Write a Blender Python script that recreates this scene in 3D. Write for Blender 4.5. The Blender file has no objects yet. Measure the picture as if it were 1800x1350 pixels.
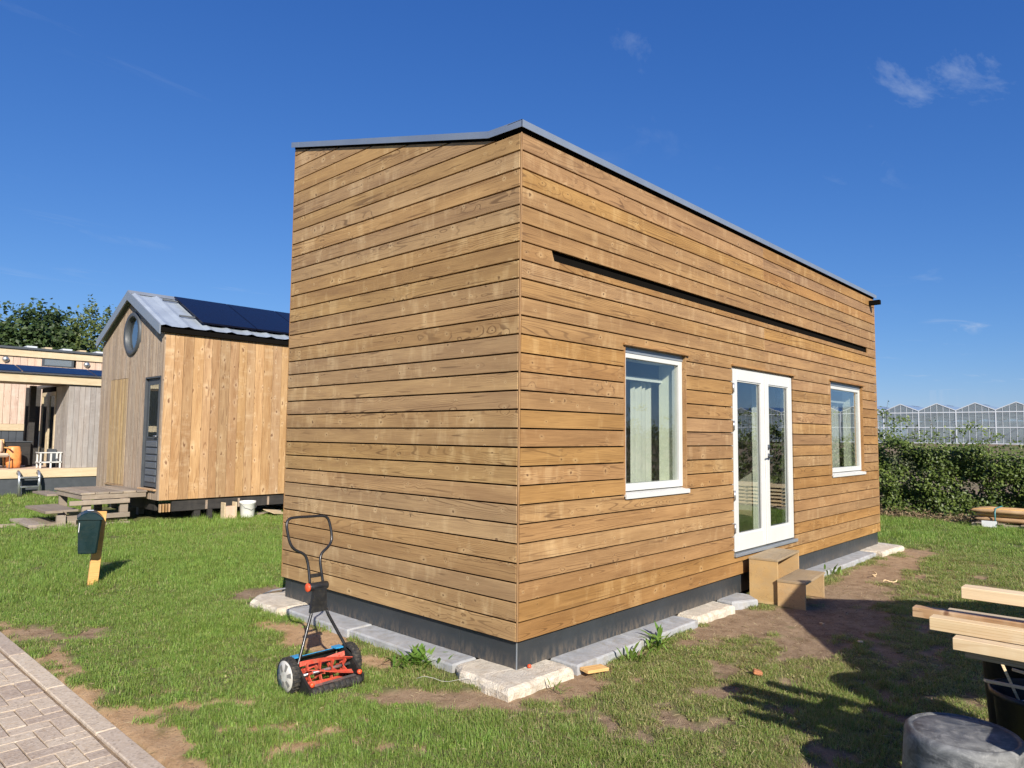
import bpy, bmesh, math, random
import numpy as np
from mathutils import Vector, Matrix
random.seed(7); RNG = np.random.default_rng(11)
R = math.radians
scene = bpy.context.scene
col = scene.collection

# ------------------------------------------------------------------ camera
CAM = np.array([-3.6887, -3.3665, 1.6278]); YAW, PITCH, ROLL = .82048, .072869, .0099085
def cam_axes():
    f = Vector((math.sin(YAW)*math.cos(PITCH), math.cos(YAW)*math.cos(PITCH), math.sin(PITCH)))
    r = Vector((math.cos(YAW), -math.sin(YAW), 0)); u = r.cross(f)
    c, s = math.cos(ROLL), math.sin(ROLL)
    return c*r+s*u, -s*r+c*u, f
r_, u_, f_ = cam_axes()
cam = bpy.data.cameras.new('camera'); cam.sensor_width = 36; cam.lens = 36*1239.884/1800
cam.clip_start = .05; cam.clip_end = 2000
camo = bpy.data.objects.new('camera', cam); col.objects.link(camo)
camo.matrix_world = Matrix(((r_.x, u_.x, -f_.x, CAM[0]), (r_.y, u_.y, -f_.y, CAM[1]), (r_.z, u_.z, -f_.z, CAM[2]), (0, 0, 0, 1)))
scene.camera = camo

# ------------------------------------------------------------------ light
SUN_AZ, SUN_EL = 30.7, 29.5            # direction the light travels, from +Y towards +X
sun = bpy.data.lights.new('sun', 'SUN'); sun.energy = 5.0; sun.angle = R(.53); sun.color = (1, .93, .82)
suno = bpy.data.objects.new('sun', sun); col.objects.link(suno)
sd = Vector((math.sin(R(SUN_AZ))*math.cos(R(SUN_EL)), math.cos(R(SUN_AZ))*math.cos(R(SUN_EL)), -math.sin(R(SUN_EL))))
suno.rotation_euler = sd.to_track_quat('-Z', 'Y').to_euler(); suno.location = (-20, -30, 30)
world = bpy.data.worlds.new('World'); scene.world = world; world.use_nodes = True
wt = world.node_tree; wt.nodes.clear()
def wn(t, **k):
    n = wt.nodes.new(t)
    for a, b in k.items(): setattr(n, a, b)
    return n
sky = wn('ShaderNodeTexSky', sky_type='NISHITA', sun_disc=False, sun_elevation=R(SUN_EL), sun_rotation=R(180+SUN_AZ), altitude=0, air_density=1.0, dust_density=.05, ozone_density=3.0)
# the same tone curve over the whole sky: deeper, less green blue as a phone camera renders it
ss = wn('ShaderNodeSeparateColor'); wt.links.new(sky.outputs[0], ss.inputs[0]); hs = wn('ShaderNodeCombineColor')
for i_, (pw, gn) in enumerate(((1.16, .26), (.888, .555), (.626, 1.45))):
    a_ = wn('ShaderNodeMath', operation='POWER'); wt.links.new(ss.outputs[i_], a_.inputs[0]); a_.inputs[1].default_value = pw
    b_ = wn('ShaderNodeMath', operation='MULTIPLY'); wt.links.new(a_.outputs[0], b_.inputs[0]); b_.inputs[1].default_value = gn; wt.links.new(b_.outputs[0], hs.inputs[i_])
tc = wn('ShaderNodeTexCoord'); sx = wn('ShaderNodeSeparateXYZ'); wt.links.new(tc.outputs['Generated'], sx.inputs[0])
def wm(op, a, b=None):
    n = wn('ShaderNodeMath', operation=op)
    for i, v in enumerate((a, b)):
        if v is None: continue
        if isinstance(v, (int, float)): n.inputs[i].default_value = v
        else: wt.links.new(v, n.inputs[i])
    return n.outputs[0]
zc = wm('MAXIMUM', sx.outputs[2], .06)
cv = wn('ShaderNodeCombineXYZ'); wt.links.new(wm('DIVIDE', sx.outputs[0], zc), cv.inputs[0]); wt.links.new(wm('DIVIDE', sx.outputs[1], zc), cv.inputs[1])
mp = wn('ShaderNodeMapping'); mp.inputs['Rotation'].default_value = (0, 0, R(35)); mp.inputs['Scale'].default_value = (.75, 1.7, 1); mp.inputs['Location'].default_value = (3.3, 1.1, 0)
wt.links.new(cv.outputs[0], mp.inputs[0])
n1 = wn('ShaderNodeTexNoise'); n1.inputs['Scale'].default_value = 1.1; n1.inputs['Detail'].default_value = 9; n1.inputs['Roughness'].default_value = .62; n1.inputs['Distortion'].default_value = .9
n2 = wn('ShaderNodeTexNoise'); n2.inputs['Scale'].default_value = .55; n2.inputs['Detail'].default_value = 2
wt.links.new(mp.outputs[0], n1.inputs[0]); wt.links.new(mp.outputs[0], n2.inputs[0])
r1 = wn('ShaderNodeMapRange'); r1.inputs[1].default_value = .585; r1.inputs[2].default_value = .80; wt.links.new(n1.outputs[0], r1.inputs[0])
r2 = wn('ShaderNodeMapRange'); r2.inputs[1].default_value = .47; r2.inputs[2].default_value = .68; wt.links.new(n2.outputs[0], r2.inputs[0])
cf = wm('MULTIPLY', wm('MULTIPLY', r1.outputs[0], r2.outputs[0]), .55)
mx = wn('ShaderNodeMixRGB'); wt.links.new(cf, mx.inputs[0]); wt.links.new(hs.outputs[0], mx.inputs[1]); mx.inputs[2].default_value = (3.6, 4.2, 5.2, 1)
bg = wn('ShaderNodeBackground'); bg.inputs[1].default_value = .105; wt.links.new(mx.outputs[0], bg.inputs[0])
wo = wn('ShaderNodeOutputWorld'); wt.links.new(bg.outputs[0], wo.inputs[0])
vs = scene.view_settings; vs.view_transform = 'Standard'; vs.look = 'None'; vs.exposure = 0.55; vs.gamma = 1; vs.use_curve_mapping = False
scene.cycles.use_adaptive_sampling = True; scene.cycles.adaptive_threshold = .02; scene.cycles.max_bounces = 6; scene.cycles.diffuse_bounces = 3; scene.cycles.glossy_bounces = 3; scene.cycles.transparent_max_bounces = 24; scene.cycles.caustics_reflective = False; scene.cycles.caustics_refractive = False

# ------------------------------------------------------------------ materials
M = {}
class NT:
    """small helper to write node trees"""
    def __init__(s, name):
        m = bpy.data.materials.new(name); m.use_nodes = True; s.m = m; s.t = m.node_tree; s.t.nodes.clear(); M[name] = m
        s.out = s.n('ShaderNodeOutputMaterial')
    def n(s, t, **k):
        n = s.t.nodes.new(t)
        for a, b in k.items(): setattr(n, a, b)
        return n
    def set(s, sock, v):
        if hasattr(v, 'links'): s.t.links.new(v, sock)
        elif isinstance(v, (tuple, list)) and len(v) == 3 and sock.type == 'RGBA': sock.default_value = (*v, 1)
        else: sock.default_value = v
    def math(s, op, a, b=0, c=None, clamp=False):
        n = s.n('ShaderNodeMath', operation=op); n.use_clamp = clamp
        s.set(n.inputs[0], a); s.set(n.inputs[1], b)
        if c is not None: s.set(n.inputs[2], c)
        return n.outputs[0]
    def obj(s): return s.n('ShaderNodeTexCoord').outputs['Object']
    def rnd(s): return s.n('ShaderNodeObjectInfo').outputs['Random']
    def vmul(s, v, k):
        n = s.n('ShaderNodeVectorMath', operation='MULTIPLY'); s.set(n.inputs[0], v); n.inputs[1].default_value = k; return n.outputs[0]
    def vadd(s, a, b):
        n = s.n('ShaderNodeVectorMath', operation='ADD'); s.set(n.inputs[0], a); s.set(n.inputs[1], b); return n.outputs[0]
    def noise(s, v, scale, detail=3, rough=.5, dist=0):
        n = s.n('ShaderNodeTexNoise'); s.set(n.inputs['Vector'], v); n.inputs['Scale'].default_value = scale
        n.inputs['Detail'].default_value = detail; n.inputs['Roughness'].default_value = rough; n.inputs['Distortion'].default_value = dist
        return n.outputs[0]
    def mr(s, v, a, b, c=0, d=1, smooth=False):
        n = s.n('ShaderNodeMapRange'); s.set(n.inputs[0], v)
        if smooth: n.interpolation_type = 'SMOOTHSTEP'
        for i, x in enumerate((a, b, c, d)): n.inputs[i+1].default_value = x
        return n.outputs[0]
    def mix(s, f, a, b, mode='MIX'):
        n = s.n('ShaderNodeMixRGB', blend_type=mode); s.set(n.inputs[0], f); s.set(n.inputs[1], a); s.set(n.inputs[2], b); return n.outputs[0]
    def hsv(s, c, h=.5, sa=1, v=1):
        n = s.n('ShaderNodeHueSaturation'); s.set(n.inputs['Hue'], h); s.set(n.inputs['Saturation'], sa); s.set(n.inputs['Value'], v); s.set(n.inputs['Color'], c); return n.outputs[0]
    def bump(s, h, strength=.3, dist=.01):
        n = s.n('ShaderNodeBump'); s.set(n.inputs['Height'], h); n.inputs['Strength'].default_value = strength; n.inputs['Distance'].default_value = dist; return n.outputs[0]
    def bsdf(s, color, rough=.6, metal=0, normal=None, spec=.5, **kw):
        n = s.n('ShaderNodeBsdfPrincipled'); s.set(n.inputs['Base Color'], color); s.set(n.inputs['Roughness'], rough); n.inputs['Metallic'].default_value = metal
        n.inputs['Specular IOR Level'].default_value = spec
        if normal is not None: s.set(n.inputs['Normal'], normal)
        for k, v in kw.items(): s.set(n.inputs[k], v)
        return n.outputs[0]
    def done(s, sh):
        s.t.links.new(sh, s.out.inputs[0]); return s.m

def wood(name, light, dark, line, halo=None, knots=.5, rings=46, rvar=.25, wear=0., wearcol=(.3, .28, .25), knot_scale=(4.2, 10.), contrast=1., rough=.62, ksize=1.):
    """grain runs along local X, board face across local Z"""
    t = NT(name); rn = t.rnd(); o = t.obj()
    off = t.n('ShaderNodeCombineXYZ'); t.set(off.inputs[0], t.math('MULTIPLY', rn, 71.3)); t.set(off.inputs[1], t.math('MULTIPLY', rn, 13.7)); t.set(off.inputs[2], t.math('MULTIPLY', rn, 37.1))
    p = t.vadd(o, off.outputs[0])
    # knots
    ps = t.n('ShaderNodeSeparateXYZ'); t.set(ps.inputs[0], p); pc = t.n('ShaderNodeCombineXYZ'); t.set(pc.inputs[0], ps.outputs[0]); t.set(pc.inputs[1], ps.outputs[2])
    kw = t.n('ShaderNodeTexNoise'); t.set(kw.inputs['Vector'], t.vmul(p, (14, 14, 26))); kw.inputs['Scale'].default_value = 1; kw.inputs['Detail'].default_value = 3
    kv = t.vadd(t.vmul(pc.outputs[0], (knot_scale[0], knot_scale[1], 1)), t.vmul(t.vadd(kw.outputs['Color'], (-.5, -.5, -.5)), (.24, .42, 0)))
    vo = t.n('ShaderNodeTexVoronoi', feature='F1', voronoi_dimensions='2D'); t.set(vo.inputs['Vector'], kv); vo.inputs['Scale'].default_value = 1
    sep = t.n('ShaderNodeSeparateColor'); t.t.links.new(vo.outputs['Color'], sep.inputs[0])
    gate = t.math('LESS_THAN', sep.outputs[0], knots)
    d = vo.outputs['Distance']
    size = t.mr(t.math('POWER', sep.outputs[1], 2.2), 0, 1, .42*ksize, 1.25*ksize)
    d = t.math('DIVIDE', d, size)
    kcore = t.math('MULTIPLY', t.mr(d, .03, .10, 1, 0, True), gate)
    kring = t.math('MULTIPLY', t.mr(d, .06, .30, 1, 0, True), t.math('MULTIPLY', gate, t.mr(sep.outputs[2], 0, 1, .15, 1)))
    kwarp = t.math('MULTIPLY', t.mr(d, 0, .9, 1, 0, True), gate)
    # growth rings
    f = t.noise(t.vmul(p, (.17, 3., 5.2)), 1, 1.2, .4)
    f = t.math('ADD', f, t.math('MULTIPLY', kwarp, .022))
    ph = t.math('MULTIPLY', f, float(rings)*2)
    s_ = t.math('SINE', t.math('MULTIPLY', ph, 3.14159))
    lines = t.mr(s_, .62, 1, 0, 1, True)
    vis = t.mr(t.noise(t.vmul(p, (.8, 3, 6)), 1, 2), .42, .62, .12, 1)
    lines = t.math('MULTIPLY', lines, vis)
    fine = t.noise(t.vmul(p, (5, 90, 170)), 1, 2, .6)
    broad = t.noise(t.vmul(p, (1.1, 3., 9.)), 1, 4, .62)
    blot = t.math('MULTIPLY', t.noise(t.vmul(p, (9., 3, 3.)), 1, 3, .6), t.mr(t.noise(t.vmul(p, (1.3, 1, 1)), 1, 1), .35, .6, .72, 1.05))
    c = t.mix(t.mr(broad, .3, .7), dark, light)
    c = t.mix(t.math('MULTIPLY', t.mr(blot, .50, .72), .42*contrast), c, halo or light)
    c = t.mix(t.math('MULTIPLY', lines, .62*contrast), c, line)
    c = t.mix(t.math('MULTIPLY', t.mr(fine, .35, .7), .28), c, line)
    c = t.mix(t.math('MULTIPLY', kring, .5), c, halo or light)
    dash = t.noise(t.vmul(p, (2.6, 20, 52)), 1, 2, .5)
    c = t.mix(t.math('MULTIPLY', t.mr(dash, .655, .72), .55*contrast), c, line)
    c = t.mix(t.math('MULTIPLY', kcore, .86), c, line)
    if wear:
        w = t.noise(t.vmul(p, (1.2, 10, 14)), 1, 4, .6)
        c = t.mix(t.math('MULTIPLY', t.mr(w, .35, .7), wear), c, wearcol)
    c = t.hsv(c, t.mr(t.math('FRACT', t.math('MULTIPLY', rn, 7.31)), 0, 1, .4965, .5025), t.mr(t.math('FRACT', t.math('MULTIPLY', rn, 17.7)), 0, 1, .92, 1.06), t.mr(t.math('FRACT', t.math('MULTIPLY', rn, 3.77)), 0, 1, 1-rvar, 1+rvar*.7))
    h = t.math('ADD', t.math('MULTIPLY', fine, .5), t.math('MULTIPLY', lines, -.5))
    return t.done(t.bsdf(c, t.mr(broad, .3, .7, rough-.07, rough+.1), normal=t.bump(h, .25, .002), spec=.35))

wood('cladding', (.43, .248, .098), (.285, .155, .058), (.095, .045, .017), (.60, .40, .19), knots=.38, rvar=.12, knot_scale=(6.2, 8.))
wood('cladding_end', (.51, .322, .142), (.345, .205, .090), (.12, .063, .026), (.74, .53, .275), knots=.46, rvar=.13, contrast=1.15, knot_scale=(6.2, 8.))  # greyer end boards, lightened in colour because this wall gets less sun
wood('cladding_trim', (.42, .235, .09), (.31, .16, .06), (.14, .065, .025), (.55, .34, .15), knots=.2, rvar=.1)
wood('larch', (.56, .36, .18), (.42, .245, .11), (.16, .07, .03), (.72, .53, .32), knots=.66, rvar=.22, knot_scale=(2.6, 6.), ksize=1.45, rings=30)
wood('greyed', (.46, .345, .235), (.33, .24, .165), (.15, .10, .065), (.58, .46, .34), knots=.6, ksize=1.3, rvar=.16, wear=.35, wearcol=(.33, .30, .27))
wood('grey_board', (.42, .37, .33), (.30, .26, .225), (.14, .11, .09), (.55, .50, .45), knots=.5, rvar=.15, wear=.5, wearcol=(.40, .385, .37))
wood('pinkish', (.72, .55, .42), (.60, .43, .32), (.30, .18, .12), (.82, .68, .55), knots=.4, rvar=.1)
wood('pale_beam', (.66, .54, .36), (.55, .44, .28), (.34, .25, .14), (.74, .63, .44), knots=.25, rvar=.06)
wood('fresh', (.86, .68, .42), (.76, .56, .32), (.50, .31, .14), (.92, .78, .54), knots=.3, rvar=.07)
wood('deckwood', (.40, .32, .24), (.27, .21, .155), (.11, .085, .06), (.5, .42, .33), knots=.25, rvar=.22, wear=.4, wearcol=(.34, .31, .27))
wood('ply', (.56, .37, .165), (.46, .29, .12), (.30, .18, .075), (.64, .46, .24), knots=.10, rvar=.10, wear=.42, wearcol=(.38, .29, .18))
wood('ply_tread', (.44, .32, .185), (.33, .235, .13), (.18, .12, .06), (.5, .38, .24), knots=.1, rvar=.1, wear=.6, wearcol=(.30, .24, .17))
wood('post_pine', (.80, .50, .19), (.70, .41, .14), (.42, .22, .07), (.86, .6, .3), knots=.2, rvar=.05)
wood('dark_beam', (.055, .05, .046), (.03, .028, .027), (.012, .011, .01), (.09, .08, .07), knots=.2, rvar=.2)

def plain(name, c, rough=.6, metal=0, var=.12, scale=6, bump=.1, spec=.5, dirt=None, dirtamt=0., bdist=.01):
    t = NT(name); o = t.obj()
    n = t.noise(o, scale, 5, .6)
    k = t.mr(n, .3, .7, 1-var, 1+var)
    cc = t.hsv(c, v=k) if False else t.mix(1, c, t.mix(t.mr(n, .3, .7), (1-var,)*3, (1+var,)*3), 'MULTIPLY')
    if dirt: cc = t.mix(t.math('MULTIPLY', t.mr(t.noise(o, scale*1.7, 6, .65), .48, .72), dirtamt), cc, dirt)
    return t.done(t.bsdf(cc, t.mr(n, .3, .7, max(rough-.08, .03), min(rough+.08, 1)), metal, t.bump(t.noise(o, scale*8, 4), bump, bdist), spec))
plain('white_paint', (.60, .60, .575), .38, var=.03, scale=3, bump=.05)
plain('cream_paint', (.78, .79, .66), .5, var=.03, scale=3, bump=.03)
def plinth_material():
    t = NT('anthracite'); o = t.obj(); z = t.n('ShaderNodeSeparateXYZ'); t.set(z.inputs[0], o)
    n = t.noise(o, 2.2, 5, .6); n2 = t.noise(t.vmul(o, (1, 1, .35)), 26, 6, .7); n3 = t.noise(o, 120, 3, .7)
    c = t.mix(t.mr(n, .3, .7), (.029, .033, .037), (.042, .048, .054))
    splash = t.math('MULTIPLY', t.mr(z.outputs[2], .0, .11, 1, 0), t.mr(n2, .42, .66))
    c = t.mix(t.math('MULTIPLY', splash, .6), c, (.22, .17, .12))
    c = t.mix(t.math('MULTIPLY', t.mr(n3, .62, .72), .25), c, (.15, .14, .125))
    t.done(t.bsdf(c, t.mr(n2, .3, .7, .36, .6), normal=t.bump(n, .05, .01), spec=.45))
plinth_material()
plain('trim_metal', (.34, .385, .43), .38, .55, var=.06, scale=2, bump=.02)
plain('roof_zinc', (.42, .475, .53), .45, .35, var=.08, scale=3, bump=.03)
plain('grey_metal', (.30, .33, .36), .42, .4, var=.06, scale=2, bump=.02)
plain('membrane', (.008, .007, .006), .95, var=.1, spec=.02)
plain('black_plastic', (.016, .016, .017), .42, var=.25, scale=20, bump=.08, dirt=(.10, .085, .06), dirtamt=.25)
plain('black_rubber', (.02, .019, .018), .75, var=.3, scale=30, bump=.3, dirt=(.16, .13, .09), dirtamt=.6)
plain('handle_black', (.03, .03, .032), .28, .4, var=.1, scale=20, bump=.02)
plain('hub_grey', (.56, .54, .50), .5, var=.15, scale=14, bump=.05, dirt=(.42, .35, .25), dirtamt=.5)
plain('reel_red', (.60, .080, .045), .5, var=.2, scale=25, bump=.12, dirt=(.30, .19, .12), dirtamt=.7)
plain('slot_grey', (.20, .19, .175), .7)
plain('knob_red', (.82, .10, .035), .4, var=.05)
plain('cover_blue', (.03, .28, .55), .35, var=.08)
plain('steel', (.55, .54, .52), .35, .8, var=.15, scale=25, bump=.05)
plain('bin_green', (.009, .026, .030), .3, var=.15, scale=8, bump=.03, dirt=(.06, .07, .05), dirtamt=.3)
plain('sticker_white', (.75, .77, .78), .5, var=.05)
plain('concrete_grey', (.37, .375, .38), .85, var=.2, scale=7, bump=.5, dirt=(.27, .24, .19), dirtamt=.7, bdist=.006)
plain('concrete_cream', (.62, .55, .44), .9, var=.2, scale=9, bump=.9, dirt=(.40, .30, .19), dirtamt=.65, bdist=.012)
plain('solar_glass', (.006, .007, .018), .2, var=.1, spec=.16)
plain('charcoal', (.062, .07, .08), .5, var=.1)
plain('door_grey', (.10, .112, .13), .45, var=.08)
plain('curtain', (.46, .455, .40), .8, var=.06)
plain('interior', (.55, .52, .46), .8, var=.05)
plain('interior_floor', (.33, .24, .15), .5, var=.15)
plain('white_plastic', (.80, .80, .76), .4, var=.04, dirt=(.5, .48, .42), dirtamt=.2)
plain('galv', (.5, .52, .54), .35, .85, var=.1)
plain('brick_red', (.45, .18, .08), .85, var=.2, scale=20, bump=.4)
plain('bag_orange', (.75, .28, .08), .5, var=.3, scale=6)
plain('cushion', (.62, .45, .33), .85, var=.15)
plain('soil_clod', (.22, .15, .095), .95, var=.3, scale=20, bump=.6)
plain('strap_teal', (.05, .22, .24), .4, var=.1)
plain('blue_wrap', (.03, .16, .34), .4, var=.1)
plain('hose_green', (.05, .30, .17), .45, var=.1)
plain('shade_cloth', (.35, .33, .28), .85, var=.08)
plain('gh_bar', (.62, .65, .68), .45, .1, var=.03)
plain('gh_inside', (.40, .41, .40), .8, var=.35, scale=.35)
plain('bark', (.10, .075, .05), .9, var=.3, scale=9, bump=.8)
plain('wire', (.35, .35, .36), .4, .4)

def tub_material():
    t = NT('scuffed_rubber'); o = t.obj()
    a = t.noise(t.vmul(o, (1, 1, 2.5)), 6, 8, .7, 1.2); b = t.noise(o, 28, 6, .7); c_ = t.noise(t.vmul(o, (1, 1, 1)), 3, 3)
    c = t.mix(t.mr(a, .38, .68), (.062, .065, .069), (.24, .242, .24))
    c = t.mix(t.math('MULTIPLY', t.mr(b, .52, .7), .5), c, (.36, .355, .345))
    c = t.mix(t.math('MULTIPLY', t.mr(c_, .58, .75), .45), c, (.26, .20, .14))
    t.done(t.bsdf(c, t.mr(a, .3, .7, .45, .7), normal=t.bump(b, .25, .004), spec=.45))
tub_material()
def glass_material():
    t = NT('glass')
    def schlick(t, gain):
        g = t.n('ShaderNodeNewGeometry'); dp = t.n('ShaderNodeVectorMath', operation='DOT_PRODUCT'); t.t.links.new(g.outputs['Incoming'], dp.inputs[0]); t.t.links.new(g.outputs['True Normal'], dp.inputs[1])
        c = t.math('SUBTRACT', 1, t.math('ABSOLUTE', dp.outputs['Value']), clamp=True)
        return t.math('MULTIPLY', t.math('ADD', .04, t.math('MULTIPLY', t.math('POWER', c, 5), .96)), gain, clamp=True)
    fac = schlick(t, 2.2)
    tr = t.n('ShaderNodeBsdfTransparent'); tr.inputs[0].default_value = (.93, .96, .94, 1)
    gl = t.n('ShaderNodeBsdfGlossy'); gl.inputs['Roughness'].default_value = 0; gl.inputs[0].default_value = (.93, .95, .96, 1)
    o = t.obj(); t.set(gl.inputs['Normal'], t.bump(t.noise(o, 2.2, 1), .02, .02))
    m = t.n('ShaderNodeMixShader'); t.set(m.inputs[0], fac); t.t.links.new(tr.outputs[0], m.inputs[1]); t.t.links.new(gl.outputs[0], m.inputs[2])
    t.done(m.outputs[0])
    t = NT('gh_glass')
    tr = t.n('ShaderNodeBsdfTransparent'); tr.inputs[0].default_value = (.72, .78, .80, 1)
    gl = t.n('ShaderNodeBsdfGlossy'); gl.inputs['Roughness'].default_value = .12
    df = t.n('ShaderNodeBsdfDiffuse'); df.inputs[0].default_value = (.5, .54, .57, 1)
    m = t.n('ShaderNodeMixShader'); t.set(m.inputs[0], schlick(t, 1.8)); t.t.links.new(tr.outputs[0], m.inputs[1]); t.t.links.new(gl.outputs[0], m.inputs[2])
    m2 = t.n('ShaderNodeMixShader'); m2.inputs[0].default_value = .22; t.t.links.new(m.outputs[0], m2.inputs[1]); t.t.links.new(df.outputs[0], m2.inputs[2])
    t.done(m2.outputs[0])
glass_material()
def leaf_material(name, c1, c2, trans=.35, rough=.4, spec=.45, ramp=None):
    t = NT(name)
    a = t.n('ShaderNodeAttribute', attribute_name='tint'); v = a.outputs['Fac']
    c = t.mix(v, c1, c2)
    if ramp: c = t.mix(t.mr(v, .88, 1), c, ramp)
    p = t.bsdf(c, rough, spec=spec)
    tl = t.n('ShaderNodeBsdfTranslucent'); t.set(tl.inputs[0], t.hsv(c, .485, 1.1, 1.5))
    m = t.n('ShaderNodeMixShader'); m.inputs[0].default_value = trans; t.t.links.new(p, m.inputs[1]); t.t.links.new(tl.outputs[0], m.inputs[2])
    t.done(m.outputs[0])
leaf_material('hedge_leaf', (.036, .066, .014), (.17, .225, .045), .22, .45, .4)
leaf_material('tree_leaf_dark', (.030, .055, .018), (.07, .11, .03), .28, .5)
leaf_material('tree_leaf_light', (.055, .085, .022), (.13, .165, .045), .3, .5)
leaf_material('weed_leaf', (.10, .20, .03), (.22, .34, .07), .35, .45)
leaf_material('litter', (.16, .11, .065), (.33, .25, .15), .1, .8, .2)
def grass_material():
    t = NT('grass_blade')
    a = t.n('ShaderNodeAttribute', attribute_name='tint').outputs['Fac']
    dry = t.n('ShaderNodeAttribute', attribute_name='dry', attribute_type='INSTANCER').outputs['Fac']
    rn = t.rnd()
    c = t.mix(a, (.145, .25, .045), (.32, .435, .10))
    c = t.mix(t.math('MULTIPLY', t.math('GREATER_THAN', t.math('ADD', a, t.math('MULTIPLY', dry, .75)), .98), .8), c, (.46, .39, .20))
    c = t.mix(t.math('MULTIPLY', dry, .4), c, (.30, .285, .11))
    c = t.hsv(c, t.mr(rn, 0, 1, .485, .51), 1, t.mr(rn, 0, 1, .82, 1.2))
    p = t.bsdf(c, .5, spec=.3)
    tl = t.n('ShaderNodeBsdfTranslucent'); t.set(tl.inputs[0], t.hsv(c, .49, 1.05, 1.3))
    m = t.n('ShaderNodeMixShader'); m.inputs[0].default_value = .4; t.t.links.new(p, m.inputs[1]); t.t.links.new(tl.outputs[0], m.inputs[2])
    t.done(m.outputs[0])
grass_material()
def ground_material():
    t = NT('ground_soil'); o = t.obj()
    at = t.n('ShaderNodeAttribute', attribute_name='cover'); sp = t.n('ShaderNodeSeparateColor'); t.t.links.new(at.outputs['Color'], sp.inputs[0])
    n = t.noise(o, 9, 8, .65); f = t.noise(o, 70, 6, .7); b = t.noise(o, 1.3, 4)
    soil = t.mix(t.mr(n, .3, .7), (.17, .118, .078), (.33, .245, .165))
    sand = t.mix(t.mr(n, .3, .7), (.40, .245, .125), (.56, .375, .215))
    thatch = t.mix(t.mr(n, .3, .7), (.085, .10, .032), (.19, .185, .08))
    far = t.mix(t.mr(b, .3, .7), (.06, .115, .022), (.11, .17, .035))
    c = t.mix(sp.outputs[1], soil, sand)
    c = t.mix(t.math('MULTIPLY', t.mr(f, .55, .75), .5), c, (.46, .37, .25))
    c = t.mix(t.math('MULTIPLY', t.mr(f, .45, .28), .5), c, (.085, .06, .04))
    c = t.mix(sp.outputs[0], c, thatch)
    h = t.math('ADD', n, t.math('MULTIPLY', f, .6))
    t.done(t.bsdf(c, .95, normal=t.bump(h, .7, .02), spec=.1))
ground_material()
def paver_material(name, c1, c2):
    t = NT(name); o = t.obj(); rn = t.rnd(); w = t.n('ShaderNodeNewGeometry').outputs['Position']
    v = t.n('ShaderNodeTexVoronoi'); t.set(v.inputs['Vector'], w); v.inputs['Scale'].default_value = 75
    sp = t.n('ShaderNodeSeparateColor'); t.t.links.new(v.outputs['Color'], sp.inputs[0])
    n = t.noise(w, 7, 6, .65); n2 = t.noise(w, 30, 5, .65)
    c = t.mix(t.mr(n, .3, .7), c1, c2)
    c = t.mix(t.math('MULTIPLY', t.mr(sp.outputs[0], .55, 1), .5), c, (.64, .55, .45))
    c = t.mix(t.math('MULTIPLY', t.mr(sp.outputs[1], .72, 1), .5), c, (.22, .17, .13))
    c = t.mix(t.math('MULTIPLY', t.mr(n2, .55, .7), .5), c, (.46, .33, .21))
    c = t.hsv(c, t.mr(rn, 0, 1, .494, .506), 1, t.mr(rn, 0, 1, .85, 1.12))
    t.done(t.bsdf(c, .88, normal=t.bump(t.math('ADD', v.outputs['Distance'], n2), .4, .003), spec=.25))
paver_material('paver', (.45, .355, .265), (.53, .435, .335))
paver_material('kerb_conc', (.48, .39, .295), (.55, .455, .35))
def gh_label():
    pass

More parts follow.
